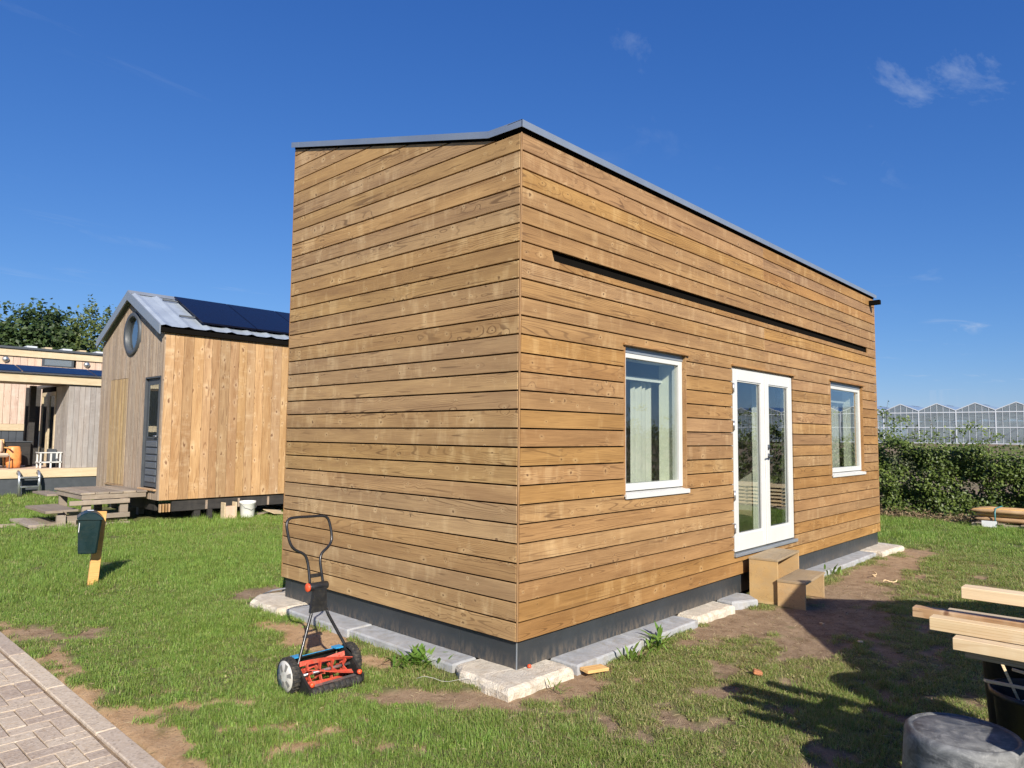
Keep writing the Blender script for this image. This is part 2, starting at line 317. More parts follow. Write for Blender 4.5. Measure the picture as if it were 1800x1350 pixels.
# ------------------------------------------------------------------ mesh builders
class MB:
    def __init__(s): s.v = []; s.f = []; s.sm = []
    def add(s, vs, fs, smooth=False):
        k = len(s.v); s.v += [tuple(p) for p in vs]; s.f += [tuple(i+k for i in f) for f in fs]; s.sm += [smooth]*len(fs); return s
    def box(s, x0, x1, y0, y1, z0, z1, c=0, rot=None, at=(0, 0, 0)):
        if x0 > x1: x0, x1 = x1, x0
        if y0 > y1: y0, y1 = y1, y0
        if z0 > z1: z0, z1 = z1, z0
        X, Y, Z = (x0, x1), (y0, y1), (z0, z1)
        if c <= 0:
            vs = [(X[i], Y[j], Z[k]) for i in (0, 1) for j in (0, 1) for k in (0, 1)]
            fs = [(0, 1, 3, 2), (4, 6, 7, 5), (0, 4, 5, 1), (2, 3, 7, 6), (0, 2, 6, 4), (1, 5, 7, 3)]
        else:
            vs = []; fs = []; id_ = {}
            for i in (0, 1):
                for j in (0, 1):
                    for k in (0, 1):
                        x, y, z = X[i], Y[j], Z[k]; a, b, d = (c, -c)[i], (c, -c)[j], (c, -c)[k]
                        for ax, p in enumerate(((x, y+b, z+d), (x+a, y, z+d), (x+a, y+b, z))): id_[i, j, k, ax] = len(vs); vs.append(p)
            q = lambda *a: tuple(id_[t] for t in a)
            for e in (0, 1):
                fs += [q((e,0,0,0),(e,1,0,0),(e,1,1,0),(e,0,1,0)), q((0,e,0,1),(1,e,0,1),(1,e,1,1),(0,e,1,1)), q((0,0,e,2),(1,0,e,2),(1,1,e,2),(0,1,e,2))]
            for i in (0, 1):
                for j in (0, 1):
                    fs += [q((i,j,0,0),(i,j,0,1),(i,j,1,1),(i,j,1,0)), q((i,0,j,0),(i,0,j,2),(i,1,j,2),(i,1,j,0)), q((0,i,j,1),(0,i,j,2),(1,i,j,2),(1,i,j,1))]
                    for k in (0, 1): fs.append(q((i,j,k,0),(i,j,k,1),(i,j,k,2)))
        if rot is not None: vs = [tuple(rot @ Vector(p) + Vector(at)) for p in vs]
        elif at != (0, 0, 0): vs = [(p[0]+at[0], p[1]+at[1], p[2]+at[2]) for p in vs]
        return s.add(vs, fs)
    def prism(s, poly, d0, d1, plane='xz', c=0):
        """polygon in a plane, extruded along the remaining axis"""
        n = len(poly)
        def P(u, w, d): return {'xz': (u, d, w), 'yz': (d, u, w), 'xy': (u, w, d)}[plane]
        vs = [P(u, w, d0) for u, w in poly]+[P(u, w, d1) for u, w in poly]
        fs = [tuple(range(n)), tuple(range(2*n-1, n-1, -1))]+[(i, (i+1) % n, (i+1) % n+n, i+n) for i in range(n)]
        return s.add(vs, fs)
    def tube(s, pts, r, n=8, caps=True, smooth=True, closed=False):
        pts = [Vector(p) for p in pts]; rs = r if isinstance(r, (list, tuple)) else [r]*len(pts)
        m = len(pts); vs = []; up = Vector((0, 0, 1)); prev = None
        for i, p in enumerate(pts):
            if closed: tan = pts[(i+1) % m]-pts[i-1]
            else: tan = pts[min(i+1, m-1)]-pts[max(i-1, 0)]
            if tan.length < 1e-9: tan = Vector((0, 0, 1))
            tan.normalize()
            if prev is None:
                a = tan.orthogonal().normalized()
            else:
                a = prev-tan*prev.dot(tan)
                a = a.normalized() if a.length > 1e-6 else tan.orthogonal().normalized()
            prev = a; b = tan.cross(a)
            for k in range(n):
                th = 2*math.pi*k/n; vs.append(p+rs[i]*(math.cos(th)*a+math.sin(th)*b))
        fs = []
        for i in range(m if closed else m-1):
            for k in range(n):
                j = (i+1) % m
                fs.append((i*n+k, i*n+(k+1) % n, j*n+(k+1) % n, j*n+k))
        s.add(vs, fs, smooth)
        if caps and not closed:
            k = len(s.v)-len(vs)
            s.f.append(tuple(k+i for i in range(n))); s.f.append(tuple(k+(m-1)*n+i for i in range(n))); s.sm += [False, False]
        return s
    def lathe(s, prof, n=32, at=(0, 0, 0), axis='z', sxy=(1, 1), smooth=True):
        vs = []; m = len(prof)
        for r, z in prof:
            for k in range(n):
                th = 2*math.pi*k/n; a, b = r*math.cos(th)*sxy[0], r*math.sin(th)*sxy[1]
                p = {'z': (a, b, z), 'x': (z, a, b), 'y': (a, z, b)}[axis]
                vs.append((p[0]+at[0], p[1]+at[1], p[2]+at[2]))
        fs = [(i*n+k, i*n+(k+1) % n, (i+1)*n+(k+1) % n, (i+1)*n+k) for i in range(m-1) for k in range(n)]
        return s.add(vs, fs, smooth)
    def mesh(s, name, recalc=True):
        me = bpy.data.meshes.new(name); me.from_pydata(s.v, [], s.f); me.update()
        me.polygons.foreach_set('use_smooth', s.sm)
        if recalc:
            b = bmesh.new(); b.from_mesh(me); bmesh.ops.recalc_face_normals(b, faces=b.faces); b.to_mesh(me); b.free()
        return me
    def build(s, name, mat, parent=None, loc=(0, 0, 0), rot=(0, 0, 0)):
        return place(name, s.mesh(name), mat, parent, loc, rot)
def place(name, me, mat, parent=None, loc=(0, 0, 0), rot=(0, 0, 0)):
    o = bpy.data.objects.new(name, me); col.objects.link(o)
    if mat is not None and not me.materials: me.materials.append(M[mat])
    o.location = loc; o.rotation_euler = rot
    if parent is not None:
        o.parent = parent
    return o
def tag(o, label=None, cat=None, group=None, kind=None):
    for k, v in (('label', label), ('category', cat), ('group', group), ('kind', kind)):
        if v: o[k] = v
    return o
def thing(name, label, cat, loc=(0, 0, 0), rz=0, group=None):
    o = bpy.data.objects.new(name, None); col.objects.link(o); o.location = loc; o.rotation_euler = (0, 0, rz); o.empty_display_size = .2
    return tag(o, label, cat, group)
_cache = {}
def board(name, L, H, T, mat, parent, loc, rot=(0, 0, 0), c=.002):
    """plank: length along local X from 0, height along Z from 0, thickness along +Y from 0"""
    key = (round(L, 3), round(H, 3), round(T, 3), c, mat)
    if key not in _cache:
        _cache[key] = MB().box(0, L, 0, T, 0, H, c).mesh(name); _cache[key].materials.append(M[mat])
    return place(name, _cache[key], mat, parent, loc, rot)
def vboard(name, w, h, T, mat, parent, loc, facing='-y', c=.002):
    """vertical plank, grain along local X -> stands up; facing -y or -x"""
    # local X -> world Z, local Z -> across
    if facing == '-y': rot = Matrix(((0, 0, 1), (0, 1, 0), (1, 0, 0)))      # cols: X->Z, Y->Y, Z->X
    else: rot = Matrix(((0, 1, 0), (0, 0, 1), (1, 0, 0)))                   # X->Z, Y->X, Z->Y
    o = board(name, h, w, T, mat, parent, loc, (0, 0, 0), c)
    # note: the first matrix is a reflection; flip thickness instead so that it stays a rotation
    if facing == '-y':
        rot = Matrix(((0, 0, 1), (0, -1, 0), (1, 0, 0)))
        o.location = (loc[0], loc[1]+T, loc[2])
    o.rotation_euler = rot.to_euler()
    return o

# ------------------------------------------------------------------ numpy noise
def vnoise(x, y, seed=0):
    xi = np.floor(x).astype(np.int64); yi = np.floor(y).astype(np.int64); fx = x-xi; fy = y-yi
    def h(a, b):
        n = (a*374761393+b*668265263+seed*1442695041) & 0xffffffff
        n = ((n ^ (n >> 13))*1274126177) & 0xffffffff
        return ((n ^ (n >> 16)) & 0xffff)/65535.
    fx = fx*fx*(3-2*fx); fy = fy*fy*(3-2*fy)
    return (h(xi, yi)*(1-fx)+h(xi+1, yi)*fx)*(1-fy)+(h(xi, yi+1)*(1-fx)+h(xi+1, yi+1)*fx)*fy
def fbm(x, y, f, seed=0, o=4):
    s = 0; a = .5; t = 0
    for i in range(o): s = s+a*vnoise(x*f, y*f, seed+i*17); t += a; a *= .5; f *= 2.03
    return s/t
def sst(a, b, x):
    t = np.clip((x-a)/(b-a), 0, 1); return t*t*(3-2*t)

# ------------------------------------------------------------------ ground
G = -.06
# bare spots: x, y, rx, ry, rotation, sandiness, strength
BARE = [(-1.70,3.30,.30,.22,0,.2,.9), (-1.95,3.70,.25,.3,0,.2,.8), (-2.0,2.6,.12,.7,0,.7,.8), (-2.03,1.4,.10,.6,.05,.9,.75), (-1.98,.75,.13,.4,.15,.95,.8),
        (-1.50,1.00,.07,.22,.9,.75,.75), (-1.42,.78,.06,.16,.9,.75,.7), (-1.62,.52,.08,.22,.9,.8,.75), (-1.48,.38,.06,.14,.9,.8,.7), (-1.35,1.62,.06,.2,.8,.5,.6), (-1.2,1.45,.05,.16,.8,.4,.55), (-1.7,1.55,.07,.2,.8,.6,.6), (-1.62,.12,.12,.2,.7,.8,.7), (-1.25,.55,.05,.2,.9,.75,.75), (-1.38,.18,.06,.2,.9,.8,.75), (-1.15,.98,.05,.15,.9,.6,.65), (-1.12,.15,.05,.14,.9,.6,.7), (-1.75,1.15,.06,.2,.9,.85,.75), (-1.55,1.32,.05,.18,.9,.6,.65), (-1.3,-.1,.07,.18,.9,.6,.7),
        (-.42,1.85,.20,.55,.05,.8,1.15), (-.40,1.12,.14,.28,.0,.7,1.), (-.45,2.35,.18,.3,0,.8,1.), (-.66,.27,.30,.17,-.6,.25,1.25), (-.5,.12,.3,.12,-.6,.25,1.1),
        (-.38,-.14,.34,.2,-.5,.35,1.1), (.09,-.36,.42,.16,-.1,.35,1.1), (.40,-.28,.4,.16,0,.3,1.), (1.2,-.36,.5,.14,0,.15,.5), (2.0,-.36,.6,.2,0,.2,.75),
        (2.7,-.45,.7,.34,0,.15,1.1), (3.3,-.95,.8,.5,-.1,.1,1.15), (4.6,-.75,1.0,.40,.05,.2,1.15), (5.9,-.55,1.1,.30,.05,.3,1.1), (7.2,-.60,.9,.28,.05,.45,1.1), (8.3,-.5,.6,.3,0,.45,.9),
        (2.2,-1.1,.6,.4,0,.05,.85), (1.5,-.9,.5,.25,.3,.05,.55), (-.3,-.65,.4,.15,-.4,.05,.55), (.1,-.85,.4,.2,0,.05,.4), (1.0,-1.0,.5,.2,.2,.05,.4), (2.6,-1.7,.6,.4,0,.05,.7), (3.4,-1.6,.7,.3,0,.05,.6),
        (.06,3.75,.35,.28,0,.1,1.0), (3.7,10.0,.5,.12,0,.6,.8), (-.3,9.8,.25,.2,0,.3,.7), (-1.0,-.75,.3,.3,0,.1,.35), (9.6,-1.0,.5,.3,0,.3,.5)]
def masks(x, y):
    """bare (0..1) and sand (0..1)"""
    wx = x+.16*(fbm(x, y, 3.1, 3)-.5)*2; wy = y+.16*(fbm(x, y, 3.1, 9)-.5)*2
    b = np.zeros_like(x); s = np.zeros_like(x); ws = np.full_like(x, 1e-6)
    for bx, by, rx, ry, a, sa, st in BARE:
        dx, dy = wx-bx, wy-by; c, n = math.cos(a), math.sin(a)
        d = ((dx*c+dy*n)/rx)**2+((-dx*n+dy*c)/ry)**2
        w = st*np.exp(-d*.75); b = np.maximum(b, w); s += w*sa; ws += w
    # strip beside the path kerb and round the foundation
    e = np.exp(-((wx+2.12)/.13)**2)*(.55+.6*sst(2.6, .4, y)); b = np.maximum(b, e); s += e*.85; ws += e
    n1 = fbm(x, y, 2.6, 21); n2 = fbm(x, y, 9., 33)
    thin = sst(.43, .72, fbm(x, y, 5.2, 29))*sst(-1.4, -.2, x)*sst(3, 0, y)*sst(9.5, 7, x)*.8      # worn lawn in front
    left = sst(.62, .85, n1)*sst(2.2, .6, y)*sst(-.5, -1.2, x)*.75
    b = np.maximum(b, np.maximum(thin, left))
    b = sst(.34, .72, b+.75*(n2-.5))
    far = sst(15., 19., x); b = np.maximum(b, far*sst(.3, .6, fbm(x, y, .25, 5)))
    return np.clip(b, 0, 1), np.clip(s/ws, 0, 1)
def gheight(x, y, bare=None):
    h = G+.03*(fbm(x, y, .9, 50)-.5)+.012*(fbm(x, y, 5., 51)-.5)
    h = h+1.22*sst(17, 70, x)
    return h
def spaced(lo, hi, a, b, step, grow=1.22):
    c = list(np.arange(a, b+1e-6, step)); d = step; p = c[-1]
    while p < hi: d *= grow; p += d; c.append(p)
    d = step; p = c[0]; l = []
    while p > lo: d *= grow; p -= d; l.append(p)
    return np.array(l[::-1]+c)
def make_ground():
    xs = spaced(-300, 400, -4.2, 9.5, .045); ys = spaced(-300, 400, -4.5, 5.2, .045)
    X, Y = np.meshgrid(xs, ys, indexing='ij'); b, s = masks(X, Y); Z = gheight(X, Y)-.012*b
    inpath = (X < -2.16) & (Y > -20) & (Y < 40); Z = np.where(inpath, G-.05, Z)
    nx, ny = X.shape
    v = np.stack([X.ravel(), Y.ravel(), Z.ravel()], 1)
    i = np.arange(nx*ny).reshape(nx, ny)
    f = np.stack([i[:-1, :-1].ravel(), i[1:, :-1].ravel(), i[1:, 1:].ravel(), i[:-1, 1:].ravel()], 1)
    me = bpy.data.meshes.new('ground'); me.vertices.add(len(v)); me.vertices.foreach_set('co', v.ravel())
    me.loops.add(f.size); me.loops.foreach_set('vertex_index', f.ravel()); me.polygons.add(len(f))
    me.polygons.foreach_set('loop_start', np.arange(0, f.size, 4)); me.polygons.foreach_set('loop_total', np.full(len(f), 4))
    me.polygons.foreach_set('use_smooth', np.ones(len(f), bool)); me.update(); me.validate()
    ca = me.color_attributes.new('cover', 'FLOAT_COLOR', 'POINT')
    dat = np.stack([1-b.ravel(), s.ravel(), np.zeros(b.size), np.ones(b.size)], 1); ca.data.foreach_set('color', dat.ravel())
    o = place('ground', me, 'ground_soil'); tag(o, kind='structure')
make_ground()

# path with kerb stones and herringbone pavers
path = MB().box(-5.2, -2.17, -3.5, 9, G-.04, G-.007).build('paved_path', 'ground_soil'); tag(path, kind='structure')
y = -1.85; 
while y < 7.5:
    L = .98; MB().box(-.055, .055, 0, L-.008, -.05, .012, .006).build('kerb_stone', 'kerb_conc', path, (-2.228, y, G)); y += L
_pm = {}
W = .106
near = []
for i in range(-26, 1):
    for j in range(-40, 60):
        m = (i-j) % 4
        if m == 0: cx, cy, w, h = i+1, j+.5, 2, 1
        elif m == 2: cx, cy, w, h = i+.5, j, 1, 2
        else: continue
        x, y = -2.30+cx*W, cy*W+.02
        if x+w*W/2 > -2.30+1e-3:
            if w == 2 and x-W/2 > -2.30-W-1e-3 and x-W < -2.30-1e-3: w = 1; x -= W/2
            else: continue
        if x < -4.6 or y < -1.6 or y > 5.5: continue
        near.append((math.hypot(x-CAM[0]-1.4, y-CAM[1]-5.2), x, y, w, h))
near.sort()
def paver_mesh(w, h):
    k = (w, h)
    if k not in _pm:
        a, b = w*W/2-.004, h*W/2-.004; _pm[k] = MB().box(-a, a, -b, b, -.05, 0, .002).mesh('paver'); _pm[k].materials.append(M['paver'])
    return _pm[k]
for d, x, y, w, h in near[:295]:
    place('paver', paver_mesh(w, h), 'paver', path, (x, y, G+.004+random.uniform(-.003, .003)), (random.uniform(-.012, .012), random.uniform(-.012, .012), random.uniform(-.012, .012)))
mb = MB()
for d, x, y, w, h in near[295:]:
    mb.box(x-w*W/2+.004, x+w*W/2-.004, y-h*W/2+.004, y+h*W/2-.004, G-.05, G+.004, .006)
if mb.v: tag(mb.build('pavers', 'paver', path), kind='stuff')

# ------------------------------------------------------------------ main cabin
PB, ZB, NROW = .135, .20, 27
LX, LY = 8.385, 3.213
GAP = .0115; BT = .021
cabin = thing('timber_cabin', 'flat-fronted cabin clad in brown horizontal boards with white windows and double door', 'cabin', (LX/2, LY/2, 0))
def cab(o_loc): return (o_loc[0]-LX/2, o_loc[1]-LY/2, o_loc[2])
def cpart(mb, name, mat, parent=None):
    """vertices in world space -> local to the cabin root"""
    par = parent or cabin
    mb.v = [(p[0]-LX/2, p[1]-LY/2, p[2]) for p in mb.v]
    return mb.build(name, mat, par)
OPEN = {'w1': (1.315, 2.365, 1.105, 2.425), 'door': (3.335, 4.965, .405, 2.405), 'w2': (6.275, 7.655, 1.105, 2.435)}
YB = BT+.012           # face of the dark membrane behind the boards
def wall_with_openings(x0, x1, z0, z1, y0, y1, ops):
    mb = MB(); xs = sorted({x0, x1, *[v for o in ops for v in o[:2]]}); 
    for a, b in zip(xs, xs[1:]):
        cut = [o for o in ops if o[0] < (a+b)/2 < o[1]]; z = z0
        for o in sorted(cut, key=lambda t: t[2]):
            mb.box(a, b, y0, y1, z, o[2]); z = o[3]
        mb.box(a, b, y0, y1, z, z1)
    return mb
fw = cpart(wall_with_openings(YB, LX-YB, .19, 3.84, YB, .22, list(OPEN.values())), 'front_wall', 'membrane')
def fboard(x0, x1, z0, H): return board('board', x1-x0-.0015, H, BT, 'cladding', fw, cab((x0, 0, z0)))
JOINT = 4.172; CX = .017       # butt joint in line, width of the corner batten
EPS = .012                     # reveal trims are this wide round the openings
def cut_board(p, q, u, w):
    """a board from x p..q, z u..w, notched or split by the openings"""
    ins = [o for o in OPEN.values() if o[0] < q-1e-4 and o[1] > p+1e-4 and o[2] < w-1e-4 and o[3] > u+1e-4]
    if not ins: return fboard(p, q, u, w-u)
    top, bot = [(p, w)], [(p, u)]
    parts = []; cur_top = []; cur_bot = []
    def emit(tp, bt, xe):
        poly = bt+[(xe, bt[-1][1])]+[(xe, tp[-1][1])]+tp[::-1]
        x0 = poly[0][0]; mb = MB().prism([(x-x0, z-u) for x, z in poly], 0, BT); mb.build('board', 'cladding', fw, cab((x0, 0, u)))
    for o in sorted(ins):
        a_, b_ = max(p, o[0]), min(q, o[1]); full = o[2] <= u+.012 and o[3] >= w-.012
        if full:
            if a_ > top[0][0]+.004: emit(top, bot, a_)
            top, bot = [(b_, w)], [(b_, u)]
        elif o[3] < w-.012 and o[2] <= u+.012:      # notch from below
            if a_ > bot[-1][0]+1e-4: bot += [(a_, u), (a_, o[3])]
            else: bot[-1] = (a_, o[3])
            if b_ < q-1e-4: bot += [(b_, o[3]), (b_, u)]
        else:                                       # notch from above
            if a_ > top[-1][0]+1e-4: top += [(a_, w), (a_, o[2])]
            else: top[-1] = (a_, o[2])
            if b_ < q-1e-4: top += [(b_, o[2]), (b_, w)]
    if q > top[0][0]+.004: emit(top, bot, q-.0015)
for k in range(NROW):
    z0 = ZB+k*PB; z1 = z0+PB-GAP
    if k == 20:     # the row under the screen slot: full at the ends, lower half along the slot
        MB().prism([(0, 0), (.42, 0), (.42, .050), (.362, .050), (.332, z1-z0), (0, z1-z0)], 0, BT).build('board', 'cladding', fw, cab((CX, 0, z0)))
        fboard(CX+.4215, JOINT, z0, .050); fboard(JOINT, 7.955, z0, .050); fboard(7.957, LX-CX, z0, z1-z0); continue
    js = {8: 2.889}.get(k, JOINT)
    cut_board(CX, js, z0, z1); cut_board(js, LX-CX, z0, z1)
# screen slot housing
cpart(MB().box(.36, 7.95, .10, .12, 2.93, 3.05).box(.36, 7.95, YB+.001, .10, 3.036, 3.046), 'screen_slot', 'membrane')
# end wall
ROOF = [(0, 3.846), (.322, 3.856), (LY, 4.588)]
ew = cpart(MB().prism([(YB, .19), (LY-.02, .19), (LY-.02, 4.56), (.322, 3.84), (YB, 3.83)], YB, .2, 'yz'), 'end_wall', 'membrane')
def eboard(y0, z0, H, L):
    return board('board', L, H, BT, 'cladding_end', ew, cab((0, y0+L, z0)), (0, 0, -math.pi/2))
slope = (ROOF[2][1]-ROOF[1][1])/(ROOF[2][0]-ROOF[1][0])
for k in range(33):
    z0 = ZB+k*PB; z1 = z0+PB-GAP
    if k < 27: eboard(CX, z0, z1-z0, LY-2*CX); continue
    # clipped by the sloping roof edge; local X = LY-CX-y
    ys = lambda z: ROOF[1][0]+(z-ROOF[1][1])/slope
    y1 = LY-CX; ya, yb = max(ys(z0), CX), ys(z1)
    if ya >= y1-.03: continue
    poly = [(0, 0), (y1-ya, 0)]
    if yb < y1: poly += [(y1-yb, z1-z0), (0, z1-z0)]
    else: poly += [(0, ROOF[1][1]+slope*(y1-ROOF[1][0])-z0)]
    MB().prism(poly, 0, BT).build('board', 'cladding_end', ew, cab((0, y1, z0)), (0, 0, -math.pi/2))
# thin wedge board along the flat part of the roof edge
# corner battens
for (x, y, h, fx, fy) in ((0, 0, 3.64, 1, 1), (0, LY-CX+.002, 4.38, 1, 1), (LX-CX+.002, 0, 3.64, 1, 1)):
    vb = vboard('corner_batten', CX-.004, h, CX-.004, 'cladding_trim', cabin, cab((x+.003 if x < 1 else x, y+.003 if y < 1 else y, ZB)), '-y')
# unseen sides
cpart(MB().box(0.021, LX, LY-.02, LY, .19, 4.57), 'rear_wall', 'cladding_trim')
cpart(MB().prism([(.03, .19), (LY-.03, .19), (LY-.03, 4.55), (.322, 3.83), (.03, 3.83)], LX-.02, LX-.004, 'yz'), 'side_wall', 'cladding_trim')
rf = cpart(MB().prism([(.02, 3.80), (.322, 3.81), (LY-.01, 4.545), (LY-.01, 4.585), (.322, 3.86), (.02, 3.86)], .02, LX-.02, 'yz'), 'roof', 'membrane')
# metal roof edge: front and end pieces with joints, plus dark gap below
TF = .026
def fascia_front(x0, x1): return MB().box(x0, x1, -TF, -TF+.004, 3.862, 3.916).box(x0, x1, -TF+.004, .12, 3.911, 3.915)
xj = [-TF, 2.1, 4.3, 6.5, LX+TF]
for a, b in zip(xj, xj[1:]): cpart(fascia_front(a, b-.003), 'roof_trim', 'trim_metal')
def fascia_end(pts, x=-TF):
    mb = MB(); h0, h1 = .016, .070
    for (ya, za), (yb, zb) in zip(pts, pts[1:]):
        mb.add([(x, ya, za+h0), (x, yb, zb+h0), (x, yb, zb+h1), (x, ya, za+h1), (x+.004, ya, za+h0), (x+.004, yb, zb+h0), (x+.004, yb, zb+h1), (x+.004, ya, za+h1)], [(0, 1, 2, 3), (7, 6, 5, 4), (0, 4, 5, 1), (3, 2, 6, 7), (0, 3, 7, 4), (1, 5, 6, 2)])
        mb.add([(x+.004, ya, za+h1-.004), (x+.004, yb, zb+h1-.004), (x+.12, yb, zb+h1-.004), (x+.12, ya, za+h1-.004)], [(0, 1, 2, 3)])
    return mb
f_ = lambda y: ROOF[1][1]+slope*(y-ROOF[1][0])
for ya, yb in ((-TF, .322), (.325, 1.9), (1.903, LY-.12), (LY-.117, LY+TF)):
    za, zb = (3.846, 3.856) if ya < .3 else (f_(ya), f_(yb))
    cpart(fascia_end([(ya, za), (yb, zb)]), 'roof_trim', 'trim_metal')
cpart(MB().box(.012, LX-.03, .002, .02, 3.848, 3.89), 'roof_gap', 'membrane')
cpart(MB().prism([(.002, 3.848), (.322, 3.858), (LY, 4.59), (LY, 4.625), (.322, 3.895), (.002, 3.885)], .002, .02, 'yz'), 'roof_gap', 'membrane')
# plinth panels
PI = .035
pl = cpart(MB().box(PI+.012, LX-PI-.012, PI+.012, LY-PI-.012, -.02, .19), 'plinth', 'membrane')
def plinth_panel(x0, x1, y0, y1): cpart(MB().box(x0, x1, y0, y1, -.002, .185, .0015), 'plinth_panel', 'anthracite', pl)
for a, b in ((PI+.011, 1.25), (1.25, 2.45), (2.45, 5.2), (5.2, LX-PI)): plinth_panel(a+.0015, b-.0015, PI, PI+.010)
for a, b in ((PI, .62), (.62, 3.06), (3.06, LY-PI)): plinth_panel(PI, PI+.010, a+.0015, b-.0015)
cpart(MB().box(PI-.003, PI+.004, PI-.003, PI+.004, 0, .186), 'plinth_corner', 'grey_metal', pl)
# interior
cpart(MB().box(.25, LX-.25, LY-.3, LY-.28, .3, 3.7).box(.25, .27, .25, LY-.3, .3, 3.7).box(LX-.27, LX-.25, .25, LY-.3, .3, 3.7).box(.25, LX-.25, .24, LY-.3, 3.0, 3.02), 'interior_lining', 'interior')
cpart(MB().box(.25, LX-.25, .24, LY-.3, .36, .38), 'interior_floor', 'interior_floor')

def window(o, label):
    x0, x1, z0, z1 = o
    w = bpy.data.objects.new('window', None); col.objects.link(w); w.parent = cabin; w.location = cab(((x0+x1)/2, 0, z0)); w['label'] = label
    cx = (x0+x1)/2
    def P(mb, name, mat):
        mb.v = [(p[0]-cx, p[1], p[2]-z0) for p in mb.v]; return mb.build(name, mat, w)
    rv = .016; fy0, fy1 = .034, .11; fw_ = .062
    # timber reveals
    P(MB().box(x1-rv, x1, -.003, .125, z0+.03, z1), 'reveal', 'cladding_trim'); P(MB().box(x0, x0+rv, -.003, .125, z0+.03, z1), 'reveal', 'cladding_trim')
    P(MB().box(x0-.02, x1+.03, -.028, .125, z1-.022, z1-.001, .002), 'lintel', 'cladding_trim')
    P(MB().box(x0+rv, x1-rv, .028, .125, z1-.075, z1-.023), 'blind_box', 'grey_metal')
    a, b, c, d = x0+rv+.001, x1-rv-.001, z0+.06, z1-.075
    fr = MB().box(a, a+fw_, fy0, fy1, c, d, .003).box(b-fw_, b, fy0, fy1, c, d, .003).box(a+fw_, b-fw_, fy0, fy1, d-fw_*.7, d, .003).box(a+fw_, b-fw_, fy0, fy1, c, c+fw_, .003)
    P(fr, 'frame', 'white_paint')
    P(MB().box(a+fw_-.004, b-fw_+.004, .056, .059, c+fw_-.004, d-fw_*.7+.004), 'pane', 'glass')
    P(MB().prism([(-.020, z0+.036), (-.020, z0+.001), (-.008, z0+.001), (-.008, z0+.02), (.10, z0+.05), (.10, z0+.0595)], x0+.004, x1+.024, 'yz'), 'sill', 'white_paint')
    # inner lining and curtains behind the pane
    P(MB().box(b-.03, b+.012, .126, .27, c, d).box(a-.012, a+.03, .126, .27, c, d).box(a+.03, b-.03, .126, .27, c-.02, c+.03).box(a+.03, b-.03, .126, .27, d-.03, d+.03), 'inner_lining', 'cream_paint')
    P(MB().box(a+.03, b-.03, .24, .26, d-.20, d-.165), 'curtain_rail', 'white_paint')
    W_ = b-a
    for (u0, u1) in ((b-.44, b-.07), (a+.04, a+W_*.10)):
        cu = MB(); n = max(8, int((u1-u0)/.02)); pts = [(u0+(u1-u0)*i/n, .33+.022*math.sin(i*1.5)+.01*math.sin(i*.6)) for i in range(n+1)]
        vs = [(u, yy, z) for u, yy in pts for z in (c-.15, d-.2)]
        cu.add(vs, [(2*i, 2*i+2, 2*i+3, 2*i+1) for i in range(n)], True); P(cu, 'curtain', 'curtain')
    return w
window(OPEN['w1'], 'near white-framed window, left of the double door')
window(OPEN['w2'], 'far white-framed window, right of the double door')
